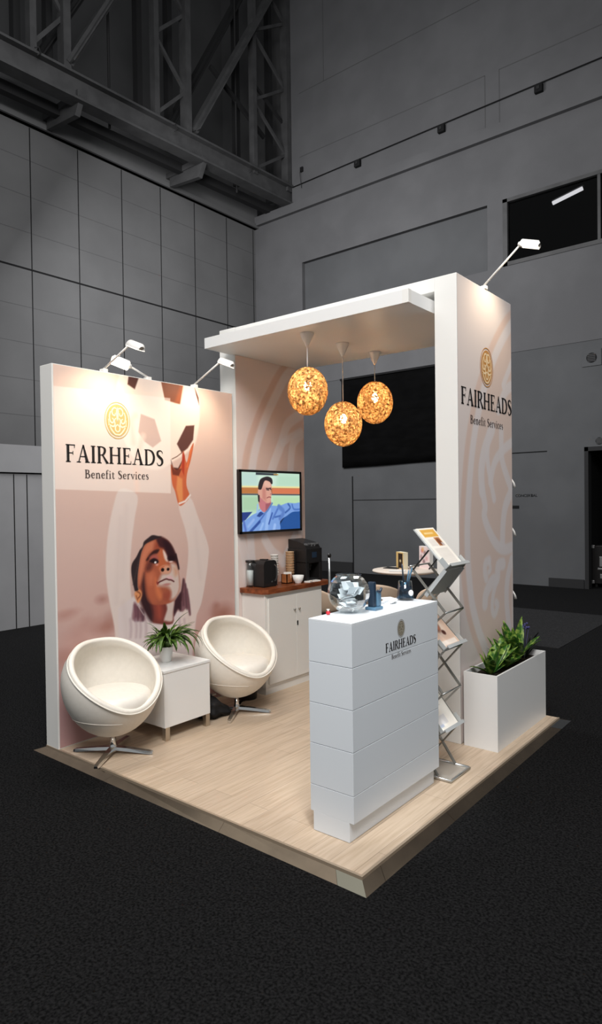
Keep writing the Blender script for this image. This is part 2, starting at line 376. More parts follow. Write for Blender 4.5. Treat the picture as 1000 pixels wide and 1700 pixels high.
def emblem(fn):
    """round knot-work medallion on a unit disc; fn(u, v, layer)"""
    mb = MB()
    n = 40; mb.cur = 0
    mb.add([fn(.86*math.cos(2*PI*i/n), .86*math.sin(2*PI*i/n), 0) for i in range(n)], [tuple(range(n))])
    ribbon(mb, arc(0,0,.97,0,2*PI,.05,48), lambda a,b: fn(a,b,0))
    mb.cur = 1
    L1 = lambda a, b: fn(a,b,1)
    for s_ in (1,-1):
        for st in ([(0,.74,.05),(.06,.5,.08),(.03,.1,.07),(0,-.08,.05)], [(.05,.62,.06),(.26,.66,.07),(.42,.5,.08),(.36,.30,.07),(.2,.26,.06),(.16,.4,.05)],
                   [(.52,.46,.06),(.62,.2,.08),(.55,-.08,.08),(.36,-.14,.07),(.30,.02,.06),(.42,.1,.05)], [(.12,.12,.05),(.24,-.02,.07),(.2,-.24,.08),(.36,-.34,.08),(.62,-.26,.06)],
                   [(.6,-.34,.06),(.46,-.52,.08),(.2,-.74,.07),(0,-.76,.06)], [(0,-.22,.05),(.16,-.34,.08),(.16,-.52,.08),(0,-.62,.06)], [(.70,.05,.04),(.66,-.2,.05),(.7,-.3,.03)]):
            ribbon(mb, smooth([(a*s_,b,w*1.15) for a,b,w in st], 6), L1)
    return mb

# ================================================================== THE HALL
GZ = -.065
mb = MB(); mb.add([(-18,-9,GZ),(9,-9,GZ),(9,15,GZ),(-18,15,GZ)], [(0,1,2,3)]); struct('floor', mb, M['carpet'])
mb = MB(); mb.prism([(-.955,6.05),(-.95,8.95),(-4.6,8.95),(-4.6,6.02)], 'z', GZ, GZ+.006)
tagp(build('carpet_patch', mb, M['carpet_grey'], loc=(-2.7,7.5,GZ)), 'lighter grey rectangle of carpet lying on the black hall floor beyond the white planter', 'carpet')

# left wall with panel seams
mb = MB(); mb.box(-12.3,-12,-9,12.4,GZ,10.29); mb.cur = 1
ys = [4.936-1.215*i for i in range(10,0,-1)] + [4.936,6.128,7.354,8.575,9.765,11.012,12.15]
for y in ys: mb.box(-12.01,-11.996,y-.012,y+.012,GZ,10.28)
mb.box(-12.01,-11.995,-9,12.25,7.118,7.158)
mb.cur = 2
for z in (9.55,8.75,7.95,6.3,5.5,4.7,3.9): mb.box(-12.01,-11.998,-9,12.25,z-.006,z+.006)
struct('wall_left', mb, [M['panel'], M['seam'], M['faint']])
mb = MB(); mb.box(-13.6,-11.9,-9,12.25,10.30,11.06); mb.box(-12,-11.84,-9,12.25,10.30,10.42); struct('trim_1', mb, M['panel'])
# free standing low wall on the left
mb = MB(); mb.box(-8.6,-8.34,-9,5.9,GZ,2.42)
mb.cur = 1
for y in (2.53,2.75,1.3,.2): mb.box(-8.345,-8.336,y-.008,y+.008,GZ,2.41)
mb.cur = 0; mb.box(-8.62,-8.3,-9,5.9,2.44,2.88); mb.cur = 1; mb.box(-8.6,-8.33,-9,5.9,2.42,2.44)
struct('wall_side', mb, [noise_mat('partition_paint', lin(134,134,136), lin(142,142,144), 1.2, .8, .15), M['seam']])
# recessed wall above the left ledge, behind the steel truss
mb = MB(); mb.box(-14.3,-14,-9,16,10.9,24); mb.box(-14,-10.55,12.9,13.2,10.9,24); struct('wall_back', mb, M['upper'])

# right wall: upper part, lower part, openings
mb = MB(); Y = 12.25
def skin(x0,x1,z0,z1): mb.box(x0,x1,Y,Y+.2,z0,z1)
skin(-12.3,9,5.31,7.33); skin(-12.3,9,8.87,10.36)
skin(-12.3,-10.16,7.33,8.87); skin(-4.52,-4.10,7.33,8.87); skin(1.2,9,7.33,8.87)
mb.cur = 1; mb.box(-10.2,-4.5,Y+.13,Y+.3,7.3,8.9)
mb.cur = 0; mb.box(-10.5,9,Y,Y+.25,10.62,24)
mb.box(-12.3,9,Y-.12,Y+.2,10.36,10.62)
mb.cur = 2
for x0,x1,z in ((-10.2,-4.55,11.92),(-4.2,3,11.92),(-10.2,3,13.75)): mb.box(x0,x1,Y-.004,Y+.01,z-.01,z+.01)
for x,z0,z1 in ((-4.55,10.7,11.92),(-4.2,10.7,11.92),(-4.4,13.75,16),(-9.3,13.75,18)): mb.box(x-.01,x+.01,Y-.004,Y+.01,z0,z1)
struct('wall_right', mb, [M['wall'], M['wall_low'], M['faint']])
mb = MB(); Y2 = 12.262
mb.box(-12.3,-2.36,Y2,Y2+.19,GZ,5.31); mb.box(-2.36,-.9,Y2,Y2+.2,2.95,5.31); mb.box(-.9,9,Y2,Y2+.2,GZ,5.31)
mb.cur = 1
mb.box(-8.50,-8.46,Y2-.006,Y2+.01,GZ,2.6); mb.box(-8.46,-5.6,Y2-.004,Y2+.01,1.93,1.95); mb.box(-4.12,-3.17,Y2-.012,Y2+.01,2.97,2.99)
mb.box(-5.55,-5.52,Y2-.004,Y2+.01,GZ,2.6)
struct('wall_lower', mb, [M['wall_low'], M['seam']])
mb = MB(); mb.box(-3.14,-2.38,Y2-.04,Y2,GZ,.13); struct('baseboard_right', mb, M['grey_dark'])
mb = MB(); mb.box(-12,-8.5,Y2-.03,Y2,GZ,.22); struct('baseboard_back', mb, M['grey_dark'])

# window with a dark room behind it
mb = MB()
mb.box(-4.14,1.2,Y-.02,Y+.16,8.80,8.88); mb.box(-4.14,1.2,Y-.02,Y+.16,7.33,7.42); mb.box(-4.14,-4.03,Y-.02,Y+.16,7.33,8.88)
mb.box(-2.06,-2.0,Y-.01,Y+.14,7.4,8.82); mb.box(.1,.16,Y-.01,Y+.14,7.4,8.82); mb.box(1.12,1.22,Y-.02,Y+.16,7.33,8.88)
w1 = struct('window_1', mb, M['steel'])
mb = MB(); mb.box(-4.05,1.14,Y+.06,Y+.075,7.4,8.82); build('pane', mb, M['window_glass'], w1)
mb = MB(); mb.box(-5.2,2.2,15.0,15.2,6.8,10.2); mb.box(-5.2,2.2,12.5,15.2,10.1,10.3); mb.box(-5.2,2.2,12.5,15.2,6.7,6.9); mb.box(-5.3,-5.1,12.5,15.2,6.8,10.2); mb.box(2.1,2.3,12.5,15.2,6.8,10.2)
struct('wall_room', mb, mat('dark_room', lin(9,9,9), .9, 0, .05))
a = measure(917,338,'y',13.4); b = measure(969,312,'y',13.4)
t = thing('tube_light', 'lit fluorescent tube hanging in the dark room behind the high window', 'light', ((a+b)/2)[:])
d = (b-a); mb = MB(); mb.tube([a+d*.02, a+d*.98], .045, 10); build('tube', mb, M['tube'], t)
mb = MB(); mb.beam(a+Vector((0,.02,.09)), b+Vector((0,.02,.09)), .12, .06); build('housing', mb, M['steel'], t)
for q in (.2,.8): mb = MB(); p = a+d*q; mb.tube([p+Vector((0,.02,.12)), (p.x,p.y+.02,10.1)], .01, 6); build('hanger', mb, M['steel_dark'], t)
# door recess
mb = MB(); mb.box(-2.9,-.6,13.6,13.8,GZ,3.2); mb.box(-2.55,-2.36,12.5,13.6,GZ,3.1); mb.box(-.9,-.7,12.5,13.6,GZ,3.1); mb.box(-2.6,-.6,12.5,13.7,2.95,3.15)
struct('wall_inner', mb, M['dark'])
mb = MB(); mb.box(-2.36,-2.28,Y2-.03,Y2+.2,GZ,3.02); mb.box(-2.36,-.9,Y2-.03,Y2+.2,2.93,3.02); mb.box(-.98,-.9,Y2-.03,Y2+.2,GZ,3.02)
d1 = struct('door_1', mb, M['grey_dark'])
mb = MB(); mb.box(-2.2,-1.0,13.45,13.55,GZ,2.9)
build('door_leaf', mb, M['grey_dark'], d1)
mb = MB()
for z0,z1 in ((1.0,1.75),(1.85,2.7)): 
    mb.box(-2.08,-2.04,13.42,13.45,z0,z1); mb.box(-1.5,-1.46,13.42,13.45,z0,z1); mb.box(-2.08,-1.46,13.42,13.45,z0,z0+.04); mb.box(-2.08,-1.46,13.42,13.45,z1-.04,z1)
build('door_moulding', mb, M['seam'], d1)
t = thing('flight_case', 'black metal-cornered flight case standing inside the dark doorway', 'case', (-2.0,12.9,GZ))
mb = MB(); mb.box(-2.32,-1.55,12.62,13.1,.02,.86,.01); build('body', mb, M['black_plastic'], t)
mb = MB()
for x in (-2.32,-1.58):
    for z in (.02,.80): mb = MB(); mb.box(x-.012,x+.05,12.605,12.68,z,z+.07,.006); build('corner', mb, M['metal_grey'], t)
for q in ((-2.16,-2.10,.40,.62),(-2.2,-2.06,.33,.37),(-2.15,-2.11,.14,.24)): mb = MB(); mb.box(q[0],q[1],12.6,12.63,q[2],q[3],.005); build('latch', mb, M['metal_grey'], t)
for x,y in ((-2.25,12.7),(-1.65,12.7),(-2.25,13.02),(-1.65,13.02)):
    mb = MB(); mb.cyl((x,y), .03, GZ, .03); build('caster', mb, M['steel_dark'], t)
# round wall vents
for i,(px,py,lab) in enumerate(((983,594,'larger round dark wall vent, high above the dark doorway'),(996,732,'smaller round dark wall vent just above the dark doorway'))):
    p = measure(px,py,'y',Y2); r = .105 if i == 0 else .075
    t = thing('wall_vent', lab, 'vent', p[:])
    mb = MB(); mb.box(p.x-r*1.9,p.x+r*1.9,Y2-.02,Y2,p.z-r*1.7,p.z+r*1.7,.005); build('plate', mb, M['wall_low'], t)
    mb = MB()
    mb.add([(p.x+r*math.cos(2*PI*k/24), Y2-.03, p.z+r*math.sin(2*PI*k/24)) for k in range(24)]+[(p.x+r*math.cos(2*PI*k/24), Y2-.02, p.z+r*math.sin(2*PI*k/24)) for k in range(24)],
           [tuple(range(24))]+[(k,24+k,24+(k+1)%24,(k+1)%24) for k in range(24)])
    build('grille', mb, M['seam'], t)
    mb = MB()
    for k in range(-2,3): mb.box(p.x-r*.8,p.x+r*.8,Y2-.036,Y2-.03,p.z+k*r*.33-.008,p.z+k*r*.33+.008)
    build('slat', mb, M['faint'], t)
# black drape on the right wall
mb = MB(); nx, nz = 40, 12; vs = []
for j in range(nz+1):
    for i in range(nx+1):
        u = i/nx; v = j/nz; x = -8.77+u*3.3; z = 2.85+.06*u*(1-v)+v*(2.39)
        vs.append((x, Y2-.07-.02*math.sin(v*9+u*3)*math.sin(u*6), z))
k = len(vs); vs += [(x,Y2-.01,z) for x,y,z in vs]
fs = [(j*(nx+1)+i, j*(nx+1)+i+1, (j+1)*(nx+1)+i+1, (j+1)*(nx+1)+i) for j in range(nz) for i in range(nx)]
rim = [i for i in range(nx+1)]+[j*(nx+1)+nx for j in range(1,nz+1)]+[nz*(nx+1)+i for i in range(nx-1,-1,-1)]+[j*(nx+1) for j in range(nz-1,0,-1)]
fs += [(rim[(i+1)%len(rim)], rim[i], rim[i]+k, rim[(i+1)%len(rim)]+k) for i in range(len(rim))]
mb.add(vs, fs, True)
tagp(build('black_drape', mb, M['black'], loc=(-7.1,Y2,4.0)), 'wide black cloth drape hanging on the hall wall behind the globe lamps', 'drape')
mb = MB(); mb.box(-8.8,-5.4,Y2-.10,Y2,5.255,5.305); tagp(build('drape_rail', mb, M['seam'], loc=(-7.1,Y2,5.25)), 'dark rail along the top of the black wall drape', 'rail')
# small wall lettering
def textmesh(body, size, p, mat_, name, label, cat):
    cu = bpy.data.curves.new(name, 'FONT'); cu.body = body; cu.size = size; cu.extrude = .003
    tmp = bpy.data.objects.new('tmp', cu); COL.objects.link(tmp)
    dg = bpy.context.evaluated_depsgraph_get(); me = bpy.data.meshes.new_from_object(tmp.evaluated_get(dg))
    bpy.data.objects.remove(tmp)
    o = bpy.data.objects.new(name, me); COL.objects.link(o); me.materials.append(mat_)
    o.location = p; o.rotation_euler = (PI/2,0,0); o.data.name = name; return tagp(o, label, cat)
t = thing('wall_lettering', 'small dark capital lettering on the grey wall beside the tall column', 'lettering', (-3.90,Y2-.004,1.96))
for wd_, dx in (('CONCERT', 0), ('BAL', .36)):
    o = textmesh(wd_, .085, (dx,0,0), M['seam'], 'lettered_word', None, None); o.parent = t
mb = MB(); mb.box(-4.1,-3.82,Y2-.02,Y2,1.70,1.76); tagp(build('wall_plate', mb, M['seam'], loc=(-3.95,Y2,1.73)), 'tiny dark plate on the wall below the small lettering', 'plate')
# cable with junction boxes high on the right wall
mb = MB(); mb.tube([(-10.45,Y-.03,11.12),(-8.15,Y-.05,11.14),(-5.66,Y-.05,11.17),(-3.27,Y-.05,11.19),(1.5,Y-.05,11.22)], .014, 6)
tagp(build('wall_cable', mb, M['seam'], loc=(-5,Y,11.15)), 'thin dark cable running along the upper right hall wall', 'cable')
for x,z,lab in ((-8.15,11.05,'dark cable box on the upper wall, the one nearest the truss corner'),(-5.66,11.07,'dark cable box on the upper wall, the middle one of three'),(-3.27,11.09,'dark cable box on the upper wall, above the high window')):
    t = thing('cable_box', lab, 'cable box', (x,Y,z), 'cable boxes on the upper wall')
    mb = MB(); mb.box(x-.09,x+.09,Y-.10,Y,z-.10,z+.08,.012); build('box', mb, M['seam'], t)
    mb = MB(); mb.box(x-.035,x+.035,Y-.12,Y-.10,z-.04,z+.03,.006); build('cover', mb, M['steel_dark'], t)
t = thing('wall_hook', 'small dark hook on the upper wall beside the truss corner', 'hook', (-10.12,Y,11.5))
mb = MB(); mb.box(-10.16,-10.06,Y-.05,Y,11.46,11.60,.01); build('plate', mb, M['seam'], t)
mb = MB(); mb.tube([(-10.12,Y-.05,11.5),(-10.12,Y-.1,11.42),(-10.12,Y-.03,11.0)], .008, 6); build('hook', mb, M['steel_dark'], t)

# steel truss over the left wall
t = thing('steel_truss', 'dark painted steel roof truss running above the left hall wall', 'truss', (-10.6,4,10.4))
X = -10.6
def ibeam(name, a, b, w, h, th, m):
    mb = MB(); a = Vector(a); b = Vector(b); u = Vector((0,0,1))
    mb.beam(a+u*h/2, b+u*h/2, w, th); mb.beam(a-u*h/2, b-u*h/2, w, th); mb.beam(a, b, th, h); return build(name, mb, m, t)
ibeam('bottom_chord', (X,-9,10.28), (X,12.5,10.90), .34, .50, .05, M['steel'])
mb = MB(); mb.beam((X-.75,-9,10.1),(X-.75,12.5,10.72),.18,.22); build('rear_chord', mb, M['steel_dark'], t)
for (y0,y1) in ((4.25,4.98),(7.35,8.3),(10.75,12.15)):
    mb = MB(); w0, w1 = (.14,.17)
    mb.box(X-.12,X+.06,y0-w0/2,y0+w0/2,11.0,22); mb.box(X-.14,X+.1,y1-w1/2,y1+w1/2,11.0,22)
    z = 11.15; k = 0
    while z < 21:
        p, q = (y0,y1) if k%2 == 0 else (y1,y0)
        mb.beam((X-.04,p,z),(X-.04,q,z+.95),.06,.08); z += .95; k += 1
    build('lattice_post', mb, M['steel'], t)
    mb = MB(); mb.box(X-.8,X-.62,y0-.05,y0+.1,10.9,22); mb.box(X-.8,X-.62,y1-.05,y1+.1,10.9,22); build('rear_post', mb, M['steel_dark'], t)
for a,b in (((X,5.02,11.1),(X,9.3,18.9)), ((X,8.5,11.2),(X,13.0,18.9)), ((X-.7,8.2,11.3),(X-.7,12.4,18.9)), ((X-.7,4.7,11.3),(X-.7,8.9,18.9))):
    mb = MB(); mb.beam(a,b,.16,.24,(1,0,0)); mb.beam(Vector(a)+Vector((.1,0,0)),Vector(b)+Vector((.1,0,0)),.03,.34,(1,0,0)); build('diagonal_brace', mb, M['steel'] if a[0] == X else M['steel_dark'], t)
for y in (6.33,10.45):
    mb = MB(); mb.tube([(X-.4,y,10.5),(X-.4,y,22)], .03, 8); build('hanger_rod', mb, M['steel_dark'], t)
for y in (5.3,8.8,2.0,-1.5):
    mb = MB(); mb.box(-12.0,X+.1,y-.10,y+.10,10.52,10.66)
    mb.prism([(10.2,X-.08),(10.55,X+.12),(10.55,X-1.2),(10.3,X-1.2)], 'y', y-.06, y+.06)
    build('bracket', mb, M['steel'], t)
for y in (4.2,7.7,10.3):
    mb = MB(); mb.tube([(X+.2,y,10.95),(X+.2,y+.08,11.0),(X+.2,y+.12,10.9),(X+.2,y+.04,10.82)], .014, 6); build('shackle', mb, M['steel_dark'], t)
mb = MB(); mb.beam((X-.1,10.8,13.6),(X-.1,12.4,12.9),.06,.08); mb.beam((X-.4,9.5,13.5),(X-.4,11.6,12.5),.08,.12); build('tie_rod', mb, M['steel_dark'], t)

# ================================================================== THE STAND
# ---- platform
t = thing('platform', 'raised square stand floor of pale oak planks on the black carpet', 'platform', (-1.5,1.5,GZ))
mb = MB(); mb.box(-3.0,0,0,3.07,GZ,0); build('deck', mb, M['oak'], t)
def ramp(name, a, b, ao, bo, m):
    """sloped strip: inner edge a-b at deck height, outer edge ao-bo on the carpet"""
    mb = MB(); z = -.012
    A, B = (a[0],a[1],z), (b[0],b[1],z); Ao, Bo = (ao[0],ao[1],GZ), (bo[0],bo[1],GZ)
    A2, B2 = (a[0],a[1],GZ), (b[0],b[1],GZ)
    mb.add([A,B,Bo,Ao,A2,B2], [(0,1,2,3)[::-1],(0,3,4),(1,5,2),(0,4,5,1),(3,2,5,4)])
    bm = bmesh.new(); vv = [bm.verts.new(p) for p in mb.v]
    for f in mb.f: bm.faces.new([vv[i] for i in f])
    bmesh.ops.recalc_face_normals(bm, faces=bm.faces); bm.verts.index_update()
    m2 = MB(); m2.add([v.co[:] for v in bm.verts], [[q.index for q in f.verts] for f in bm.faces]); bm.free()
    return build(name, m2, m, t)
FO = (.055,-.046); LO = (-3.15,-.03); RO = (.045,3.25); BO = (-3.15,3.2)
def lerp(p, q, k): return (p[0]+(q[0]-p[0])*k, p[1]+(q[1]-p[1])*k)
f0, f1 = (0,0), (-3.0,0)
cuts = [0,.055,.33,.70,1]
for i in range(4):
    ramp('front_trim' if i else 'corner_trim', lerp(f0,f1,cuts[i]+(.0006 if i else 0)), lerp(f0,f1,cuts[i+1]), lerp(FO,LO,cuts[i]+(.0006 if i else 0)), lerp(FO,LO,cuts[i+1]), M['trim'] if i else M['trim_pale'])
r0, r1 = (0,0), (0,3.07)
cuts = [0,.055,.30,.62,.92,1]
for i in range(5):
    ramp('side_trim' if i else 'corner_trim', lerp(r0,r1,cuts[i]+(.0008 if i else 0)), lerp(r0,r1,cuts[i+1]), lerp(FO,RO,cuts[i]+(.0008 if i else 0)), lerp(FO,RO,cuts[i+1]), M['trim'] if i < 4 else M['alu'])
ramp('side_trim', (-3.0,0), (-3.0,3.07), LO, BO, M['trim']); ramp('back_trim', (0,3.07), (-3.0,3.07), RO, BO, M['trim'])
mb = MB(); mb.box(-3.0,.004,-.004,.012,-.014,.003); mb.box(-.012,.004,.012,3.07,-.014,.003); build('deck_lip', mb, M['lip'], t)

# ---- graphic wall with the printed photograph
WX = -2.823; WY1 = 1.956; WZ = 3.0
def W(px, py): p = measure(px,py,'x',WX); return (p.y, p.z)
def Wl(*pts): return [W(*p) for p in pts]
t = thing('graphic_wall', 'white partition printed with a child reaching up for a football', 'partition', (-2.91,.98,0))
mb = MB(); mb.box(-3.0,WX-.004,0,WY1,0,WZ,.004); build('panel', mb, M['white_paint'], t)
sh = Sheet(.012, WY1-.006, .01, WZ-.006, 420, 560, (226,200,190))
v01 = (sh.V-sh.v[0])/(sh.v[-1]-sh.v[0])
bg = np.array((210,180,170)); lo = np.array((186,146,142)); hi = np.array((236,206,190))
k = np.clip((.55-v01)/.55,0,1)[...,None]; sh.a = bg*(1-k*.9)+lo*k*.9
k = np.clip((v01-.6)/.4,0,1)[...,None]; sh.a = sh.a*(1-k)+hi*k
rs = np.random.RandomState(3)
for _ in range(34):   # blotches of red dust
    px, py = (rs.uniform(95,205), rs.uniform(1010,1110)) if rs.rand() < .6 else (rs.uniform(340,384), rs.uniform(1000,1070))
    u, v = W(px,py); sh.oval(u, v, rs.uniform(.03,.12), rs.uniform(.02,.07), (150,92,78), .9, rs.uniform(.10,.30))
u,v = W(170,995); sh.oval(u,v,.05,.03,(140,80,70),.9,.4); u,v = W(372,1017); sh.oval(u,v,.10,.07,(140,78,60),.9,.5)
u,v = W(120,1190); sh.oval(u,v,.4,.2,(178,140,150),.9,.4)
# football behind the pale text box
sh.poly(smooth(Wl((206,617),(300,632),(328,646),(332,690),(325,735),(310,752),(290,765),(262,780),(230,770),(206,730),(196,680)),6,True), (246,226,212), .01)
sh.poly(Wl((214,622),(231,626),(224,646),(212,638)), (92,58,52)); sh.poly(Wl((267,630),(304,640),(299,671),(274,664)), (134,74,50))
sh.poly(Wl((300,641),(304,640),(299,668),(291,668)), (186,96,56), .02, .7)
sh.poly(Wl((234,687),(257,696),(268,732),(254,743),(240,733),(230,717)), (150,96,84)); 
sh.poly(Wl((323,642),(330,660),(331,673),(326,656)), (110,62,50), .004); sh.poly(Wl((309,707),(323,706),(321,730),(312,744),(302,752),(294,737)), (98,62,56))
sh.poly(Wl((284,763),(288,776),(296,777),(304,762),(300,790),(288,790)), (86,50,44)); sh.line(Wl((303,751),(294,758),(286,762)), .008, (120,80,66), .003)
# left hand, seen through the box
for pts in (((222,735),(219,700),(225,690)),((228,760),(236,730),(238,724)),((226,780),(228,812))): sh.line(smooth(Wl(*pts),6), .05, (236,182,160), .02, .8)
# sleeves and shirt
sk = (222,206,200)
sh.poly(smooth(Wl((200,812),(228,822),(224,860),(219,900),(216,950),(219,995),(226,1030),(228,1085),(196,1085),(190,1040),(180,988),(176,945),(179,890),(188,842)),5,True), sk, .008)
sh.poly(Wl((196,1010),(222,990),(240,1015),(300,1015),(322,990),(326,1024),(320,1085),(322,1110),(196,1110)), (220,206,205), .012)
sh.poly(smooth(Wl((297,838),(316,826),(330,860),(346,905),(346,930),(342,961),(335,1000),(326,1024),(318,1062),(300,1060),(303,1000),(309,961),(313,915),(308,880)),5,True), sk, .008)
for x0,y0,x1,y1 in ((200,860,193,1000),(210,840,204,960),(325,880,333,960),(316,1000,312,1050),(205,1000,212,1070)): sh.line(Wl((x0,y0),(x1,y1)), .03, (206,188,184), .03, .35)
# pale text box
bx = Wl((86,640),(283,661),(284,819),(88,812)); sh.poly(bx, (250,238,230), .004, .62)
# right hand over the ball
hand = smooth(Wl((284,772),(286,802),(291,816),(297,838),(305,837),(315,824),(310,806),(311,786),(317,764),(322,736),(316,746),(310,768),(305,748),(303,764),(297,779),(290,779)),4,True)
sh.poly(hand, (206,104,68), .005)
sh.poly(Wl((295,790),(303,795),(304,830),(298,835),(293,812)), (232,158,98), .012, .8); sh.poly(Wl((303,750),(307,756),(306,790),(302,780)), (176,52,36), .006, .8); sh.poly(Wl((284,772),(290,780),(302,778),(297,790),(287,788)), (96,46,38), .006, .8)
sh.line(Wl((318,745),(311,775)), .012, (232,120,70), .004)
sh.line(Wl((298,836),(308,832),(316,822)), .018, (240,228,224), .006)
# head
def Z(*pts): return [W(200+x*.14, 870+y*.14) for x,y in pts]
def Zo(x,y,rx,ry,c,f=.3,al=1):
    (u,v),(u1,_),(_,v1) = Z((x,y))[0], Z((x+rx,y))[0], Z((x,y-ry))[0]; sh.oval(u,v,abs(u1-u),abs(v1-v),c,f,al)
def Zp(pts,c,f=.01,al=1): sh.poly(smooth(Z(*pts),4,True), c, f, al)
def Zs(pts,w,c,f=.006,al=1): sh.line(smooth(Z(*pts),5), w, c, f, al)
# collar shadows behind the head
Zp(((165,925),(205,960),(300,1120),(250,1150),(200,1140),(140,1130),(150,1000)), (150,112,118), .012)
for x,c in ((175,(104,62,76)),(205,(88,50,62)),(240,(96,56,66)),(265,(70,40,52))): Zs(((x,960+ (x-165)*.6),(x+8,1060),(x+4,1140)), .022, c, .012, .8)
Zp(((640,930),(720,800),(752,650),(785,740),(815,880),(832,1080),(790,1000),(735,1040),(690,1010),(630,1100)), (132,94,100), .01)
Zp(((640,930),(715,810),(725,900),(720,1030),(680,1010),(632,1090)), (58,30,38), .012)
for pts,c in ((((750,660),(735,780),(720,900)),(62,32,38)),(((770,720),(780,880),(790,1000)),(86,52,60)),(((790,780),(812,930),(826,1070)),(104,66,74)),(((745,830),(750,960)),(90,54,62))): Zs(pts, .02, c, .012, .85)
for x in (120,185,235,300,700,760): Zs(((x,1130),(x+8,1240),(x+2,1340)), .022, (178,152,158), .014, .6)
# neck, face
Zp(((250,900),(300,1040),(370,1150),(420,1180),(620,1180),(628,1000),(640,900),(500,800),(300,800)), (118,54,48), .008)
Zp(((420,960),(470,930),(500,1010),(490,1120),(450,1130),(430,1060)), (172,80,62), .03, .8)
Zp(((548,925),(638,905),(626,1040),(618,1150),(540,1150),(520,1130),(556,1010)), (212,192,184), .012)
Zp(((390,178),(480,158),(560,190),(612,262),(652,350),(682,450),(692,520),(702,600),(712,680),(714,740),(700,800),(668,862),(640,905),(560,945),(440,960),(330,930),(262,850),(230,800),(208,740),(205,650),(212,560),(225,470),(240,380),(265,300),(305,232)), (168,90,66), .007)
Zp(((285,580),(300,700),(318,850),(360,950),(385,1060),(370,1160),(300,1060),(252,960),(240,890),(258,820),(252,720),(266,630)), (52,28,34), .022)
Zp(((305,240),(380,198),(435,205),(438,262),(395,300),(340,345),(305,420),(285,500),(268,580),(250,660),(226,720),(212,640),(218,560),(232,450),(252,360)), (204,124,94), .02)
Zp(((420,205),(470,230),(490,290),(440,300),(400,285)), (150,68,48), .025, .9)
Zp(((300,600),(350,560),(430,560),(450,640),(430,720),(440,860),(420,930),(350,900),(310,780)), (184,98,70), .03, .9)
Zp(((330,610),(380,580),(400,640),(370,720),(335,690)), (206,120,88), .035, .8)
Zp(((418,640),(440,720),(470,760),(500,850),(470,900),(430,840),(412,740)), (216,122,80), .02, .85)
Zp(((440,400),(455,310),(505,300),(535,400),(560,480),(500,520),(455,540),(430,480)), (192,102,66), .018, .95)
Zp(((600,465),(660,480),(694,560),(706,680),(706,760),(680,840),(634,890),(588,884),(600,800),(560,745),(470,735),(444,720),(470,640),(500,590),(570,580),(600,540)), (212,196,188), .022, .95)
Zp(((520,830),(590,800),(600,870),(560,900),(520,890)), (156,74,58), .022, .8)
Zp(((636,520),(672,540),(676,590),(650,610)), (206,142,108), .025, .8)
Zp(((470,520),(520,490),(580,495),(592,550),(570,585),(500,585),(474,565)), (222,166,138), .012, .9)
Zo(502,543,20,22,(28,12,14),.25); Zo(567,536,17,18,(30,12,14),.25); Zs(((470,560),(484,520),(520,505)), .008, (206,96,60), .004)
Zp(((508,308),(548,350),(574,410),(562,445),(536,430),(514,372)), (232,212,204), .01, .95)
# brow, eyes
Zp(((305,430),(345,365),(400,312),(462,300),(440,345),(375,370),(330,430)), (56,28,28), .009)
Zp(((350,390),(410,365),(445,390),(440,420),(370,410)), (172,92,92), .018, .8)
Zp(((300,530),(330,450),(370,440),(388,480),(362,545),(318,562)), (92,46,42), .02, .85)
Zp(((345,440),(395,405),(440,420),(455,450),(430,470),(380,462)), (34,18,24), .008); Zo(416,455,14,13,(242,236,236),.35); Zo(436,482,16,12,(226,168,160),.6,.8)
# dark hair and shade over the right brow
Zp(((430,180),(480,150),(545,182),(604,242),(652,342),(668,400),(692,522),(668,470),(630,440),(575,430),(556,380),(536,326),(514,292),(470,272),(446,232)), (66,32,36), .012)
Zp(((500,200),(560,210),(620,290),(650,380),(620,420),(580,400),(560,340)), (44,22,30), .02, .9)
Zo(612,405,48,34,(34,16,24),.35); Zo(600,447,24,9,(226,196,190),.5); Zs(((660,360),(684,470),(694,530)), .016, (38,22,28), .008)
# mouth
Zp(((560,625),(600,615),(625,650),(590,660),(545,645)), (226,178,186), .014, .8)
Zs(((440,706),(470,684),(500,670),(530,656),(552,652),(575,660),(605,664),(636,682)), .013, (92,36,38), .004); Zs(((436,690),(446,712)), .012, (150,50,46), .006)
Zo(552,716,44,14,(186,124,118),.45,.9)
# ear and left hair
Zp(((205,772),(248,795),(256,850),(234,912),(206,935),(182,885),(168,822)), (220,148,100), .007); Zs(((200,800),(232,820),(236,850),(212,880)), .010, (126,64,44), .006); Zs(((190,850),(206,900)), .008, (150,80,54), .005)
Zp(((380,132),(440,140),(490,152),(440,176),(390,192),(302,238),(264,302),(240,382),(225,470),(212,560),(205,650),(206,740),(214,782),(176,796),(164,760),(146,680),(130,560),(140,470),(190,390),(230,310),(264,266),(280,210),(330,166)), (48,36,40), .006)
for k in range(9): Zs(((150+8*k,720-34*k),(172+8*k,650-34*k)), .008, (78,62,62), .006, .5)
Zs(((205,960),(235,1010),(280,1080)), .007, (214,200,198), .004, .8)
o = build('printed_photo', sh.mesh(lambda u,v: (WX-.0015,u,v)), M['photo'], t); sh.paint(o, .96)
fw = lambda d: (lambda u,v: (WX+d,u,v))
a0, a1 = W(108,770), W(272,770); b0, b1 = W(141,795), W(246,797)
build('lettering', letters('FAIRHEADS', .10, 1.075, 2.243, .138, fw(.0010)), M['ink'], t)
build('small_lettering', letters('Benefit Services', .27, .905, 2.118, .068, fw(.0010), .05), M['ink_grey'], t)
build('emblem', emblem(lambda u,v,l: (WX+.0008+.0008*l, .590+u*.128, 2.608+v*.156)), [M['gold'], M['gold_pale']], t)

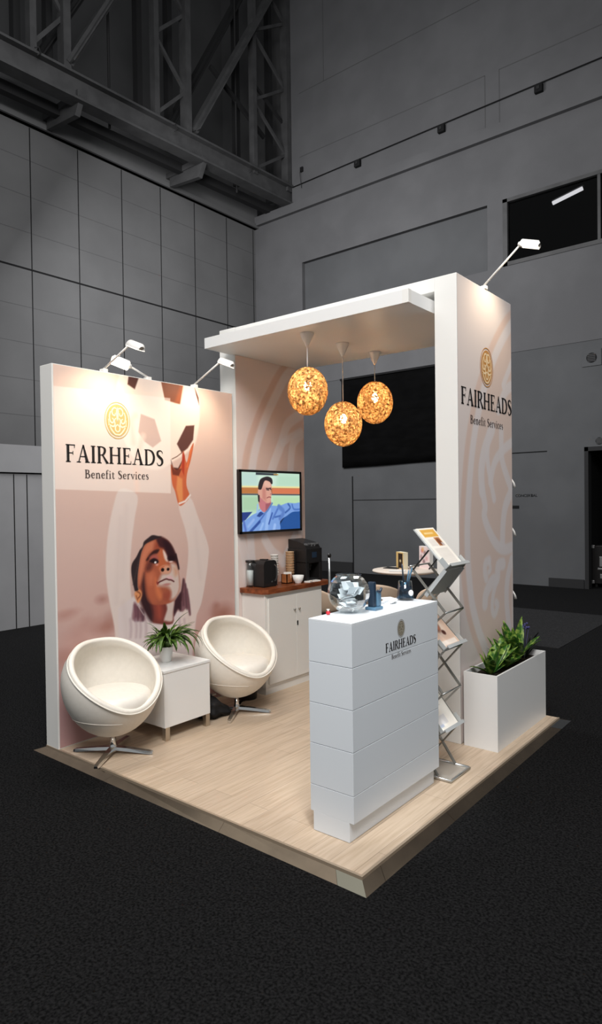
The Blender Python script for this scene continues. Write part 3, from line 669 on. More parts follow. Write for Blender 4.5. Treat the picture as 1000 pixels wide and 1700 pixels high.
# ---- back panel carrying the television, header beam, tall column
BX = -2.80
t = thing('swirl_partition', 'tall white panel with a faint swirl print behind the television', 'partition', (-2.91,2.52,0))
mb = MB(); mb.box(-3.02,BX-.004,1.979,3.07,0,3.66,.004); build('panel', mb, M['white_paint'], t)
def B(px,py): p = measure(px,py,'x',BX); return (p.y,p.z)
sh = Sheet(1.985, 3.066, .01, 3.655, 200, 620, (222,206,200))
ring = smooth([B(502,600),B(470,612),B(445,655),B(425,700),B(410,750),B(404,800),B(402,850),B(404,905),B(408,940),(2.22,.8),(2.45,.4),(2.8,.15)],10)
inside = [q for q in ring]+[(3.2,.1),(3.2,3.3)]
sh.poly(inside, (214,184,170), .02, .75)
sh.line(ring, .075, (212,180,166), .012, .8); sh.line([(a+.115,b-.02) for a,b in ring], .11, (226,216,214), .012, .85)
for pts,w in ((((500,688),(478,705),(468,735),(455,770),(445,800)),.12),(((500,722),(488,735),(484,760),(482,800)),.11),(((470,735),(484,725),(500,716)),.08),(((402,900),(410,940),(416,975)),.12),(((440,895),(452,915),(470,930)),.11),(((490,890),(480,912),(470,935)),.10),(((500,880),(492,930)),.08)):
    sh.line(smooth([B(*p) for p in pts],8), w, (226,216,214), .012, .8)
o = build('printed_sheet', sh.mesh(lambda u,v: (BX-.0015,u,v)), M['photo'], t); sh.paint(o)
t = thing('header_beam', 'white header beam joining the column to the back panel above the canopy', 'beam', (-1.7,2.1,3.55))
mb = MB(); mb.box(-2.80,-.592,1.979,2.25,3.547,3.657,.004); build('beam', mb, M['white_paint'], t)

t = thing('column', 'tall white column printed with the stand logo and pale swirls', 'column', (-.495,2.52,0))
CX = -.398
mb = MB(); mb.box(-.592,CX-.004,1.979,3.07,0,3.657,.004); build('panel', mb, M['white_paint'], t)
def K(px,py): p = measure(px,py,'x',CX); return (p.y,p.z)
sh = Sheet(1.984, 3.066, .01, 3.652, 200, 620, (226,214,210))
ring = [K(p[0],p[1]) for p in ((851,520),(838,535),(815,580),(795,640),(782,700),(774,760),(769,830),(767,880),(768,930),(771,970),(776,1010),(786,1050),(795,1075),(803,1095),(815,1120),(830,1150),(851,1175))]
ring = smooth(ring,8)
sh.poly(ring, (222,198,186), .02, .8); sh.line(ring, .07, (222,196,184), .012, .9)
sh.line([(a+.105,b*.985+.02) for a,b in ring], .10, (226,218,218), .012, .9)
for pts,w in ((((818,712),(806,745),(800,780),(801,815)),.12),(((812,720),(810,760),(815,795),(821,828)),.08),(((850,735),(835,748),(822,768),(815,800)),.09),(((833,715),(834,760),(842,790),(850,812)),.10),(((850,815),(840,840),(836,870),(835,900)),.11),(((801,810),(806,840),(805,858),(814,884),(826,905),(838,912),(851,908)),.10),
              (((813,930),(807,935),(806,950),(808,960)),.08),(((813,932),(815,945),(812,950)),.05),(((836,936),(828,940),(826,960),(818,965),(808,985),(806,1003)),.11),(((826,962),(820,985),(818,1010),(822,1020),(827,1005),(824,1000)),.07),(((850,930),(843,965),(842,1000),(846,1040)),.10),(((851,640),(840,650),(828,680)),.10),(((851,600),(836,640)),.07)):
    sh.line(smooth([K(*p) for p in pts],8), w, (226,218,218), .012, .9)
o = build('printed_sheet', sh.mesh(lambda u,v: (CX-.0015,u,v)), M['photo'], t); sh.paint(o)
fk = lambda d: (lambda u,v: (CX+d,u,v))
build('lettering', letters('FAIRHEADS', 2.03, 3.062, 2.655, .135, fk(.0010), .02, 1.4), M['ink'], t)
build('small_lettering', letters('Benefit Services', 2.195, 2.86, 2.515, .066, fk(.0010), .05), M['ink_grey'], t)
build('emblem', emblem(lambda u,v,l: (CX+.0008+.0008*l, 2.525+u*.133, 3.006+v*.165)), [M['bronze'], M['bronze_pale']], t)
for z in (2.04,1.60,1.03):
    mb = MB(); mb.tube([(CX-.02,3.075,z+.06),(CX+.0,3.10,z+.01),(CX+.004,3.115,z-.03)], [.006,.008,.014], 8); build('banner_clip', mb, M['sconce'], t)

# ---- canopy
t = thing('canopy', 'white flat canopy slab over the counter carrying three globe lamps', 'canopy', (-1.7,2.3,3.385))
mb = MB(); mb.prism([(-.61,1.60),(-.61,3.01),(-2.795,3.01),(-2.795,1.975),(-2.833,1.975),(-2.833,1.60)], 'z', 3.385, 3.485)
build('slab', mb, M['white'], t)
mb = MB(); mb.box(-.66,-.606,1.597,1.64,3.384,3.486,.001); build('corner_cap', mb, M['white_paint'], t)
for q in (-1.0,-2.4): mb = MB(); mb.box(q,q+.2,2.02,2.2,3.485,3.547); build('hanger', mb, M['seam'], t)

# ---- globe pendant lamps
def globe(name, label, x, y, zc, first=None):
    loc = (x,y,3.385)
    t = thing(name, label, 'lamp', loc, 'globe lamps under the canopy')
    mb = MB(); mb.lathe([(0,0),(.062,0),(.062,-.012),(.014,-.115),(.008,-.125),(0,-.125)], 28); build('ceiling_cone', mb, M['sconce'], t, True)
    dz = zc-3.385
    mb = MB(); mb.tube([(0,0,-.12),(0,0,dz+.16)], .0045, 8); build('cord', mb, M['cable'], t, True)
    if first is None:
        r2 = random.Random(11); mb = MB(); a, c = .178, .211
        for k in range(620):
            n = Vector((r2.gauss(0,1), r2.gauss(0,1), r2.gauss(0,1))).normalized(); h = r2.uniform(-.72,.72)
            u = n.orthogonal().normalized(); w = n.cross(u); rr = math.sqrt(1-h*h); a0 = r2.uniform(0,2*PI); sp = r2.uniform(1.6,4.6); q = max(8,int(sp*9*rr)+4)
            R0 = r2.uniform(.965,1.0); wd = r2.uniform(.007,.015)
            vs = []
            for i in range(q+1):
                ang = a0+sp*i/q; d = n*h+(u*math.cos(ang)+w*math.sin(ang))*rr; dn = d.normalized()
                for s_ in (-1,1): p = (dn+n*wd*s_)*R0; vs.append((p.x*a,p.y*a,p.z*c))
            mb.add(vs, [(2*i,2*i+1,2*i+3,2*i+2) for i in range(q)], True)
        shd = build('shade', mb, M['rattan'], t, True)
    else:
        shd = bpy.data.objects.new('shade', first.data); COL.objects.link(shd); shd.parent = t; shd.rotation_euler = (0,0,R.uniform(0,6))
    shd.location = (0,0,dz)
    mb = MB(); mb.cyl((0,0), .02, dz+.09, dz+.18, 16); build('lamp_holder', mb, M['sconce'], t, True)
    mb = MB(); mb.lathe([(0,dz-.0),(.02,dz+.01),(.033,dz+.035),(.031,dz+.06),(.018,dz+.09),(0,dz+.095)], 18); build('bulb', mb, M['bulb'], t, True)
    ld = bpy.data.lights.new('globe_bulb', 'POINT'); ld.energy = 13; ld.color = (1,.78,.50); ld.shadow_soft_size = .05
    lo_ = bpy.data.objects.new('bulb_glow', ld); COL.objects.link(lo_); lo_.parent = t; lo_.location = (0,0,dz+.02)
    return shd
g1 = globe('pendant_lamp', 'woven rattan globe lamp hanging nearest the television panel', -1.739, 1.804, 2.876)
globe('pendant_lamp', 'woven rattan globe lamp hanging lowest of the three', -1.725, 2.319, 2.630, g1)
globe('pendant_lamp', 'woven rattan globe lamp hanging nearest the tall column', -1.700, 2.834, 2.884, g1)

# ---- arm spotlights on top of the walls
LIGHTS = []
def arm_light(label, base, head, aim, lit, energy, perp):
    base, head, aim = Vector(base), Vector(head), Vector(aim)
    t = thing('arm_spotlight', label, 'spotlight', base[:], 'arm spotlights on the wall tops')
    mb = MB(); mb.box(base.x-.03,base.x+.03,base.y-.022,base.y+.022,base.z,base.z+.03,.005); build('clamp', mb, M['sconce'], t)
    b = base+Vector((0,0,.03)); mb = MB(); mb.tube([b, b+(head-b)*.97], .0085, 8); build('arm', mb, M['sconce'], t)
    d = (aim-head).normalized(); s_ = Vector(perp).normalized(); s_ = (s_-d*s_.dot(d)).normalized(); u = d.cross(s_)
    # trough-shaped reflector: half shell along s_, open towards d
    hd = head; head = hd+s_*.075
    mb = MB(); n = 10; L = .080; r = .046; vs = []; fs = []
    for e,(off) in enumerate((-L,-L*.85,L*.8,L)):
        k = .6 if e in (0,3) else 1
        for i in range(n+1):
            a = PI*i/n; vs.append(head+s_*off+(-d*math.sin(a)*.050+u*math.cos(a)*r)*k+d*.01)
    for e in range(3):
        for i in range(n): fs.append((e*(n+1)+i, e*(n+1)+i+1, (e+1)*(n+1)+i+1, (e+1)*(n+1)+i))
    fs.append(tuple(range(n+1))); fs.append(tuple(range(3*(n+1),4*(n+1)))[::-1])
    mb.add(vs, fs, True); build('reflector', mb, M['sconce'], t)
    mb = MB(); mb.tube([hd-s_*.02, hd+s_*.012], [.016,.026], 12); build('end_cap', mb, M['sconce'], t)
    mb = MB(); mb.obox(head+d*.012, s_*L*.86, u*.042, d*.004); build('lamp_glass', mb, M['lampglass'] if lit else M['lampglass_soft'], t)
    ld = bpy.data.lights.new('halogen', 'SPOT'); ld.energy = energy; ld.color = (1,.84,.62); ld.spot_size = 2.3; ld.spot_blend = .9; ld.shadow_soft_size = .07
    lo_ = bpy.data.objects.new('halogen_beam', ld); COL.objects.link(lo_); lo_.parent = t
    lo_.location = head+d*.05-base; lo_.rotation_euler = d.to_track_quat('-Z','Y').to_euler()
arm_light('white arm spotlight above the gold emblem with its arm leaning forward', (-2.86,.49,3.0), (-2.50,.49,3.175), (-2.86,.45,2.3), False, 24, (1,.05,-.16))
arm_light('lit white arm spotlight glaring low over the top edge of the printed wall', (-2.88,.955,3.0), (-2.86,.745,3.095), (-2.45,.2,2.55), True, 7, (-.15,-1,-.1))
arm_light('white arm spotlight on the end of the printed wall beside the canopy corner', (-2.86,1.485,3.0), (-2.50,1.485,3.195), (-2.86,1.35,2.3), False, 18, (1,.1,-.12))
arm_light('white arm spotlight on top of the tall logo column', (-.42,2.523,3.657), (-.10,2.523,3.955), (-.42,2.48,3.0), False, 22, (1,.05,-.22))

# ---- television
t = thing('television', 'wall television showing a seated man in a blue shirt', 'television', (-2.78,2.455,1.59))
mb = MB(); mb.box(-2.79,-2.755,1.965,2.945,1.588,2.238,.006); build('casing', mb, M['black_plastic'], t)
mb = MB()
for a in ((1.965,2.945,1.588,1.612),(1.965,2.945,2.214,2.238),(1.965,1.995,1.588,2.238),(2.915,2.945,1.588,2.238)): mb.box(-2.757,-2.748,*a)
build('bezel', mb, M['black_plastic'], t)
mb = MB(); mb.box(-2.8015,-2.788,2.2,2.7,1.75,2.1); build('wall_bracket', mb, M['steel_dark'], t)
TX = -2.752
def V(zx, zy): p = measure(395+zx*.11, 775+zy*.11, 'x', TX); return (p.y,p.z)
def Vl(*p): return [V(*q) for q in p]
sh = Sheet(1.993, 2.917, 1.610, 2.216, 300, 200, (196,226,206))
f = .004
for x0,x1,y0,y1,c in ((300,560,110,300,(206,232,214)),(60,300,80,280,(190,218,208)),(600,940,130,300,(186,220,196)),(60,330,430,680,(170,206,170)),(520,940,440,640,(184,220,176))): sh.poly(Vl((x0,y0),(x1,y0),(x1,y1),(x0,y1)), c, .03)
sh.poly(Vl((40,285),(950,300),(950,325),(40,310)), (240,226,160), f); sh.poly(Vl((40,310),(950,325),(950,415),(40,405)), (188,120,66), .006); sh.poly(Vl((520,325),(950,327),(950,412),(520,410)), (214,122,84), .006)
sh.poly(Vl((40,404),(950,414),(950,432),(40,424)), (70,76,88), f)
sh.poly(Vl((272,85),(590,100),(590,132),(272,120)), (50,56,64), f); sh.poly(Vl((540,105),(610,110),(610,128),(540,122)), (190,150,80), f)
sh.poly(Vl((40,690),(220,680),(120,800),(40,860)), (40,62,130), f); sh.poly(Vl((620,780),(720,700),(940,640),(960,990),(600,990)), (38,84,152), .008); sh.poly(Vl((600,760),(720,740),(640,860),(610,980)), (14,34,70), .008)
shirt = smooth(Vl((50,990),(80,850),(200,740),(290,690),(330,640),(420,690),(500,590),(620,590),(750,545),(860,550),(945,545),(945,660),(830,680),(740,740),(640,820),(600,990)),4,True)
sh.poly(shirt, (122,160,222), f)
sh.line(smooth(Vl((620,600),(690,680),(640,780)),5), .05, (92,128,196), .01); 
for pts,c,w in ((((760,560),(790,620),(720,690)),(52,88,158),.02),(((820,570),(850,640),(940,640)),(74,112,186),.02),(((480,640),(450,800),(430,960)),(150,184,236),.05),(((400,720),(270,900)),(72,108,184),.02),(((520,700),(470,860)),(52,84,160),.02),(((330,830),(190,980)),(44,76,150),.03),(((600,640),(530,780)),(80,116,190),.025),(((90,830),(120,960)),(84,112,190),.03),(((560,760),(640,740)),(60,96,168),.018),(((240,800),(160,900)),(150,180,232),.03),(((380,860),(330,980)),(150,186,238),.03),(((560,880),(540,980)),(158,190,240),.04)):
    sh.line(smooth(Vl(*pts),5), w, c, .006, .9)
sh.poly(smooth(Vl((310,500),(330,430),(480,470),(500,560),(440,670),(410,690),(340,640)),4,True), (196,120,126), f); sh.poly(Vl((420,560),(510,540),(450,650),(420,680)), (150,84,96), .006, .8)
head = smooth(Vl((330,330),(360,210),(430,190),(500,240),(512,330),(500,370),(515,400),(505,440),(505,470),(490,530),(440,545),(380,500),(330,450),(305,400),(308,345)),4,True)
sh.poly(head, (216,160,142), f); sh.poly(Vl((370,330),(420,330),(430,520),(370,480)), (190,120,110), .015, .7); sh.poly(Vl((400,200),(490,240),(500,310),(400,290)), (232,184,164), .012, .8)
sh.poly(smooth(Vl((310,330),(312,270),(340,190),(400,155),(460,148),(515,180),(525,250),(505,260),(480,225),(420,205),(390,240),(360,330),(335,345)),4,True), (46,36,40), f)
sh.poly(Vl((300,420),(330,430),(330,540),(308,520)), (48,34,36), f); sh.line(Vl((430,325),(460,330),(500,322)), .012, (70,46,46), .004); sh.line(Vl((435,345),(470,350)), .010, (60,40,44), .004); sh.line(Vl((490,340),(508,345)), .01, (60,40,44), .004)
sh.line(smooth(Vl((440,470),(470,455),(500,462)),4), .009, (140,70,72), .003); sh.line(Vl((505,350),(520,400),(490,415)), .008, (170,104,96), .003)
sh.poly(Vl((285,745),(340,670),(420,720),(400,700),(330,760)), (44,72,140), f); sh.line(Vl((300,570),(290,690),(350,660)), .018, (150,188,236), .004); sh.line(Vl((520,550),(450,660),(410,700)), .02, (96,130,186), .004)
o = build('screen', sh.mesh(lambda u,v: (TX,u,v)), M['screen'], t); sh.paint(o)

# ---- cabinet with worktop
t = thing('cabinet', 'white two-door cabinet under the television with a wooden worktop above', 'cabinet', (-2.64,2.5,0))
mb = MB(); mb.box(-2.80,-2.49,2.03,2.95,.07,1.0,.003); build('body', mb, M['cabinet'], t)
mb = MB(); mb.box(-2.80,-2.50,2.04,2.94,0,.07); build('plinth', mb, M['cabinet'], t)
for y0,y1,ky in ((2.07,2.49,2.455),(2.495,2.925,2.53)):
    mb = MB(); mb.box(-2.49,-2.472,y0,y1,.10,.955,.003); dr = build('door', mb, M['cabinet'], t)
    mb = MB(); mb.tube([(-2.472,ky,.80),(-2.452,ky,.80)], [.006,.011], 10); build('knob', mb, M['alu_dark'], dr)
    if y0 > 2.3: mb = MB(); mb.tube([(-2.472,2.51,.66),(-2.468,2.51,.66)], .011, 10); mb.box(-2.472,-2.466,2.503,2.517,.63,.675); build('lock', mb, M['seam'], dr)
mb = MB(); mb.prism([(-2.80,2.00),(-2.80,3.06),(-2.49,3.06),(-2.45,3.02),(-2.45,2.04),(-2.49,2.00)], 'z', 1.0, 1.047)
tagp(build('worktop', mb, M['worktop'], loc=(-2.63,2.5,1.0)), 'reddish wooden worktop lying on the white cabinet', 'worktop')
WT = 1.047
# things on the worktop
t = thing('toaster', 'black rounded kettle-like toaster at the near end of the wooden worktop', 'appliance', (-2.64,2.19,WT))
mb = MB(); n = 14; pr = []
for i in range(n+1):
    a = PI*i/n; cx = .055*(1 if math.cos(a) > 0 else -1)
    pr.append((2.215+.055+.045*math.cos(a) if math.cos(a) > 0 else 2.215-.055+.045*math.cos(a), 1.262+.055*math.sin(a)))
poly = [(2.115,WT+.012)]+[(2.315,WT+.012)]+pr
mb.prism(poly, 'x', -2.745, -2.575); build('body', mb, M['black_plastic'], t)
mb = MB(); mb.box(-2.74,-2.58,2.125,2.305,WT,WT+.014,.004); build('foot', mb, M['black_plastic'], t)
mb = MB(); mb.box(-2.70,-2.62,2.19,2.24,1.312,1.328,.006); build('lid', mb, M['black_plastic'], t)
mb = MB(); mb.tube([(-2.574,2.235,WT+.05),(-2.568,2.235,WT+.05)], .012, 12); mb.tube(smooth([(-2.57,2.27,1.27),(-2.55,2.28,1.24),(-2.55,2.28,1.14),(-2.57,2.275,1.10)],5), .008, 8); build('switch', mb, M['steel'], t)
t = thing('storage_jar', 'clear storage jar with a black lid beside the black toaster', 'jar', (-2.765,2.10,WT))
mb = MB(); mb.lathe([(0,.003),(.04,.003),(.043,.02),(.043,.25),(.038,.255),(.037,.25),(.04,.245),(.04,.022),(0,.018)], 24, (-2.75,2.10,WT)); build('glass', mb, M['glass'], t)
mb = MB(); mb.cyl((-2.75,2.10), .037, WT+.02, WT+.17); build('contents', mb, M['paper'], t)
mb = MB(); mb.cyl((-2.75,2.10), .046, WT+.25, WT+.272); build('lid', mb, M['black_plastic'], t)
def cupstack(label, x, y, n, r, dz, m, h0=.1):
    first = None
    for k in range(n):
        z = WT+k*dz
        if first is None:
            mb = MB(); mb.lathe([(0,.002),(r*.74,0),(r*.98,h0-.004),(r*1.05,h0-.002),(r*1.05,h0),(r*.93,h0),(r*.70,.006),(0,.006)], 20, (x,y,z))
            first = tagp(build('paper_cup', mb, m, loc=(x,y,z)), label, 'cup', 'paper cups in the '+('white' if m is M['paper'] else 'beige')+' stack')
        else:
            c = first.copy(); COL.objects.link(c); c.location = (x,y,z)
cupstack('white paper cup in the tall stack behind the black toaster', -2.70, 2.42, 9, .042, .026, M['paper'])
cupstack('beige paper cup in the tall stack beside the coffee machine', -2.70, 2.67, 9, .046, .028, M['cup'])
t = thing('coffee_machine', 'black coffee machine at the far end of the wooden worktop', 'coffee machine', (-2.68,2.86,WT))
mb = MB(); mb.box(-2.79,-2.66,2.74,3.02,WT,1.40,.008); mb.box(-2.68,-2.53,2.74,3.02,1.24,1.40,.008); mb.box(-2.68,-2.53,2.74,2.79,WT,1.26,.006); mb.box(-2.68,-2.53,2.97,3.02,WT,1.26,.006); build('housing', mb, M['black_plastic'], t)
mb = MB(); mb.prism([(1.40,-2.79),(1.40,-2.54),(1.455,-2.58),(1.50,-2.79)], 'y', 2.755, 3.005); build('bean_hopper', mb, M['black_plastic'], t)
mb = MB()
for k in range(9): mb.box(-2.60+R.uniform(-.04,.03),-2.57+R.uniform(0,.03),2.77+k*.026,2.782+k*.026,1.44,1.456)
build('lid_highlight', mb, M['metal_grey'], t)
mb = MB(); mb.box(-2.68,-2.53,2.80,2.96,WT,WT+.025,.004); build('drip_tray', mb, M['steel_dark'], t)
mb = MB(); mb.cyl((-2.60,2.88), .018, 1.16, 1.245, 14); mb.cyl((-2.60,2.88), .03, 1.20, 1.245, 14); build('spout', mb, M['steel_dark'], t)
mb = MB(); mb.box(-2.532,-2.526,2.84,2.92,1.30,1.36); build('control_panel', mb, M['navy'], t)
t = thing('condiment_box', 'small open wooden box with white sachets between cups and bowl', 'box', (-2.62,2.55,WT))
mb = MB(); mb.box(-2.68,-2.60,2.50,2.59,WT,WT+.01)
for a in ((-2.68,-2.672,2.50,2.59),(-2.608,-2.60,2.50,2.59),(-2.68,-2.60,2.50,2.508),(-2.68,-2.60,2.582,2.59)): mb.box(*a,WT,WT+.10)
build('box', mb, M['wood_box'], t)
mb = MB()
for k in range(4): mb.obox((-2.64+.008*k,2.52+.014*k,WT+.085),(.02,.004,0),(0,.002,.0),(.004,.0,.035))
build('sachet', mb, M['paper'], t)
mb = MB(); mb.tube([(-2.56,2.605,WT+.02),(-2.55,2.62,WT+.14)], .003, 6); 
def bowl(name, label, x, y, z, r, h, m):
    mb = MB(); mb.lathe([(0,0),(r*.5,0),(r*.55,.008),(r*.8,h*.4),(r,h),(r*.96,h),(r*.76,h*.45),(r*.5,.016),(0,.014)], 28, (x,y,z))
    return tagp(build(name, mb, m, loc=(x,y,z)), label, 'bowl')
bowl('bowl', 'white ceramic bowl in front of the coffee machine', -2.53, 2.60, WT, .062, .085, M['ceramic'])
mb = MB(); mb.cyl((-2.66,2.33), .022, WT, WT+.055, 18, .027); tagp(build('white_cup', mb, M['ceramic'], loc=(-2.60,2.37,WT)), 'small white cup standing beside the black toaster', 'cup')
for k,(x,y,a) in enumerate(((-2.515,2.76,.3),(-2.50,2.85,-.2))):
    mb = MB(); c_, s_ = math.cos(a), math.sin(a); mb.obox((x,y,WT+.006+.0),(.035*c_,.035*s_,0),(-.05*s_,.05*c_,0),(0,0,.006))
    tagp(build('napkin', mb, M['paper'], loc=(x,y,WT)), ['folded white napkin lying beside the white bowl','folded white napkin lying at the far end of the worktop'][k], 'napkin')

# ---- side table
t = thing('side_table', 'white cube side table between the two round armchairs', 'side table', (-2.53,.86,0))
mb = MB(); mb.box(-2.78,-2.295,.615,1.105,.105,.545,.004); build('body', mb, M['white'], t)
mb = MB(); mb.box(-2.785,-2.29,.61,1.11,.545,.567,.003); build('top', mb, M['white'], t)
for x in (-2.755,-2.32):
    for y in (.645,1.08): mb = MB(); mb.box(x-.022,x+.022,y-.022,y+.022,0,.105,.002); build('leg', mb, M['steel_leg'], t)
# ---- potted plant
def blade(mb, p0, az, length, width, rise, droop, n=9, twist=0):
    """one curved leaf"""
    d = Vector((math.cos(az),math.sin(az),0)); s_ = Vector((-math.sin(az),math.cos(az),0)); vs = []; p = Vector(p0); el = rise
    for i in range(n+1):
        k = i/n; w = width*(math.sin(PI*min(1,k*.93+.07))**.8)*(1-.15*k)
        tv = d*math.cos(el)+Vector((0,0,1))*math.sin(el); nr = Vector((0,0,1))*math.cos(el)-d*math.sin(el)
        sd = s_*math.cos(twist*k)+nr*math.sin(twist*k)
        vs += [p-sd*w/2+nr*w*.12, p, p+sd*w/2+nr*w*.12]
        p = p+tv*length/n; el -= droop/n
    mb.add(vs, [q for i in range(n) for q in ((3*i,3*i+3,3*i+4,3*i+1),(3*i+1,3*i+4,3*i+5,3*i+2))], True)
def solid(o, th=.0015):
    m = o.modifiers.new('leaf_thickness', 'SOLIDIFY'); m.thickness = th
PX, PY, PZ = -2.545, .84, .567
t = thing('potted_plant', 'drooping green leafy plant in a small white pot on the side table', 'plant', (PX,PY,PZ))
mb = MB(); mb.lathe([(0,0),(.042,0),(.046,.006),(.060,.125),(.060,.13),(.055,.13),(.053,.115),(0,.112)], 28, (PX,PY,PZ)); build('pot', mb, M['ceramic'], t)
mb = MB(); mb.cyl((PX,PY), .053, PZ+.10, PZ+.118); build('soil', mb, M['soil'], t)
rp = random.Random(5); mb = MB()
for k in range(120):
    az = rp.uniform(0,2*PI); rr = rp.uniform(.0,.035)
    if math.cos(az) < -.2 : L = rp.uniform(.16,.23)
    else: L = rp.uniform(.20,.38)
    blade(mb, (PX+rr*math.cos(az),PY+rr*math.sin(az),PZ+.11), az+rp.uniform(-.3,.3), L, rp.uniform(.026,.048), rp.uniform(1.05,1.56), rp.uniform(.9,2.9), 9, rp.uniform(-.5,.5))
for az,L in ((2.4-PI/2-.3,.42),(.75,.44),(1.0,.40),(-1.0,.36),(-.85,.40),(.4,.36),(-.3,.33),(.9,.38)):
    blade(mb, (PX,PY,PZ+.12), az, L, .040, 1.3, 2.8, 12)
o = build('foliage', mb, M['leaf'], t); solid(o)

# ---- round swivel armchairs
def armchair(label, loc, rot):
    t = thing('swivel_armchair', label, 'armchair', loc, 'round cream armchairs by the printed wall')
    a, zc, b, bt = .372, .575, .435, .345
    def ro(z): return a*math.sqrt(max(0,1-((z-zc)/(b if z < zc else bt))**2))
    def rim(ph):
        s_ = ((1-math.cos(ph))/2); s_ = 1-(1-s_)**1.75
        return .385+.44*s_
    nph = 72; TH = .046; fl = .345; vs = []; k = None
    for i in range(nph):
        ph = 2*PI*i/nph; zr = rim(ph); pr = []
        for j in range(15):
            q = math.sin(j/14*PI/2); z = zc-b+(zr-zc+b)*(1-math.cos(j/14*PI/2)) if zr < zc else zc-b+(zr-zc+b)*(j/14)**1.7; pr.append((ro(z), z))
        r1 = pr[-1][0]; r0 = r1-TH
        for j in range(1,7): th = PI*j/7; pr.append(((r1+r0)/2+TH/2*math.cos(th), zr+TH*.5*math.sin(th)))
        zi = zr
        for j in range(9):
            q = j/8; z = zr+(fl-zr)*q; pr.append((max(.05,ro(z)-TH), z))
        pr.append((.12,fl)); pr.append((0,fl))
        k = len(pr)
        for r, z in pr: vs.append((r*math.cos(ph), r*math.sin(ph), z))
    fs = [(i*k+j, ((i+1)%nph)*k+j, ((i+1)%nph)*k+j+1, i*k+j+1) for i in range(nph) for j in range(k-1)]
    mb = MB(); mb.add(vs, fs, True); sh_ = build('shell', mb, M['leather'], t, True)
    ring = [Vector(((ro(rim(2*PI*i/nph)-.004)+.004)*math.cos(2*PI*i/nph), (ro(rim(2*PI*i/nph)-.004)+.004)*math.sin(2*PI*i/nph), rim(2*PI*i/nph)-.012)) for i in range(nph+1)]
    mb = MB(); mb.tube(ring, .0055, 6, False); build('piping', mb, M['leather'], sh_, True)
    mb = MB(); pts = []
    for i in range(30): ph = -2.3+2.0*i/29; z = .30+.02*math.sin(i/29*PI); pts.append(((ro(z)+.0005)*math.cos(ph),(ro(z)+.0005)*math.sin(ph),z))
    mb.tube(pts, .0028, 5); build('seam', mb, M['piping'], sh_, True)
    mb = MB(); prof = [(0,.335),(.20,.335)]
    for j in range(9): th = -PI/2+PI*j/8; prof.append((.235+.05*math.cos(th), .410+.075*math.sin(th)))
    prof += [(.17,.497),(0,.510)]
    mb.lathe(prof, 40, (.035,0,0), 1.0, .98); build('seat_cushion', mb, M['leather'], t, True)
    mb = MB(); mb.lathe([(0,.012),(.030,.012),(.034,.03),(.026,.06),(.022,.075),(.022,.135),(.05,.150),(.09,.170),(0,.172)], 24); build('pedestal', mb, M['chrome'], t, True)
    for q in range(4):
        an = PI/4+q*PI/2-rot-.22; c_, s_ = math.cos(an), math.sin(an)
        d = Vector((c_,s_,0)); w = Vector((-s_,c_,0)); mb = MB()
        P0 = [(.015,.027,.030,.052),(.12,.026,.022,.046),(.30,.020,.004,.026),(.315,.016,.004,.020)]
        vv = []
        for r,hw,z0,z1 in P0: vv += [d*r-w*hw+Vector((0,0,z0)), d*r+w*hw+Vector((0,0,z0)), d*r+w*hw*.8+Vector((0,0,z1)), d*r-w*hw*.8+Vector((0,0,z1))]
        fs = [(3,2,1,0),(12,13,14,15)]
        for e in range(3):
            for g in range(4): fs.append((e*4+g, e*4+(g+1)%4, e*4+4+(g+1)%4, e*4+4+g))
        mb.add(vv, fs); fo = build('foot', mb, M['chrome'], t, True)
        mb = MB(); mb.cyl((d.x*.29,d.y*.29), .012, 0, .006, 12); build('glide', mb, M['steel_dark'], fo, True)
    t.rotation_euler = (0,0,rot)
    return t
armchair('round cream swivel armchair standing nearest the front edge of the stand floor', (-2.435,.225,0), -.06)
armchair('round cream swivel armchair standing in front of the white cabinet', (-2.375,1.505,0), -.08)

# ---- bag and bin behind the second chair
t = thing('black_bag', 'slumped black bag on the floor between side table and second armchair', 'bag', (-2.55,1.4,0))
mb = MB(); bm = bmesh.new(); bmesh.ops.create_icosphere(bm, subdivisions=4, radius=1)
rb = random.Random(2); 
for p in bm.verts:
    c_ = p.co; q = 1+.06*math.sin(c_.x*5+c_.y*7)+.05*math.sin(c_.z*9+c_.x*4)
    x, y, z = [math.copysign(abs(e)**.75, e) for e in c_]
    z2 = z*.115*q; p.co = Vector((-2.51+x*.175*q, 1.285+y*.165*q, max(0,(.088+z2*.80)*(1-.55*max(0,y))*(1-.45*max(0,x)*max(0,y))))) 
bm.verts.index_update(); mb.add([p.co[:] for p in bm.verts], [[v.index for v in f.verts] for f in bm.faces], True); bm.free(); build('body', mb, M['black_bag'], t)
mb = MB(); mb.tube(smooth([(-2.53,1.24,.17),(-2.46,1.26,.14),(-2.40,1.30,.05),(-2.37,1.36,.018),(-2.36,1.44,.014)],6), .012, 8); build('strap', mb, M['black_plastic'], t)
mb = MB(); mb.box(-2.58,-2.54,1.36,1.41,.145,.165,.004); build('buckle', mb, M['metal_grey'], t)
t = thing('waste_bin', 'low black round bin on the floor behind the second armchair', 'bin', (-2.60,1.86,0))
mb = MB(); mb.lathe([(0,0),(.095,0),(.098,.01),(.112,.20),(.115,.205),(.108,.205),(.094,.015),(0,.012)], 30, (-2.595,1.87,0)); build('body', mb, M['black_plastic'], t)
mb = MB(); mb.lathe([(.112,.198),(.118,.200),(.118,.212),(.108,.212)], 30, (-2.595,1.87,0), close=True); build('rim', mb, M['black_plastic'], t)

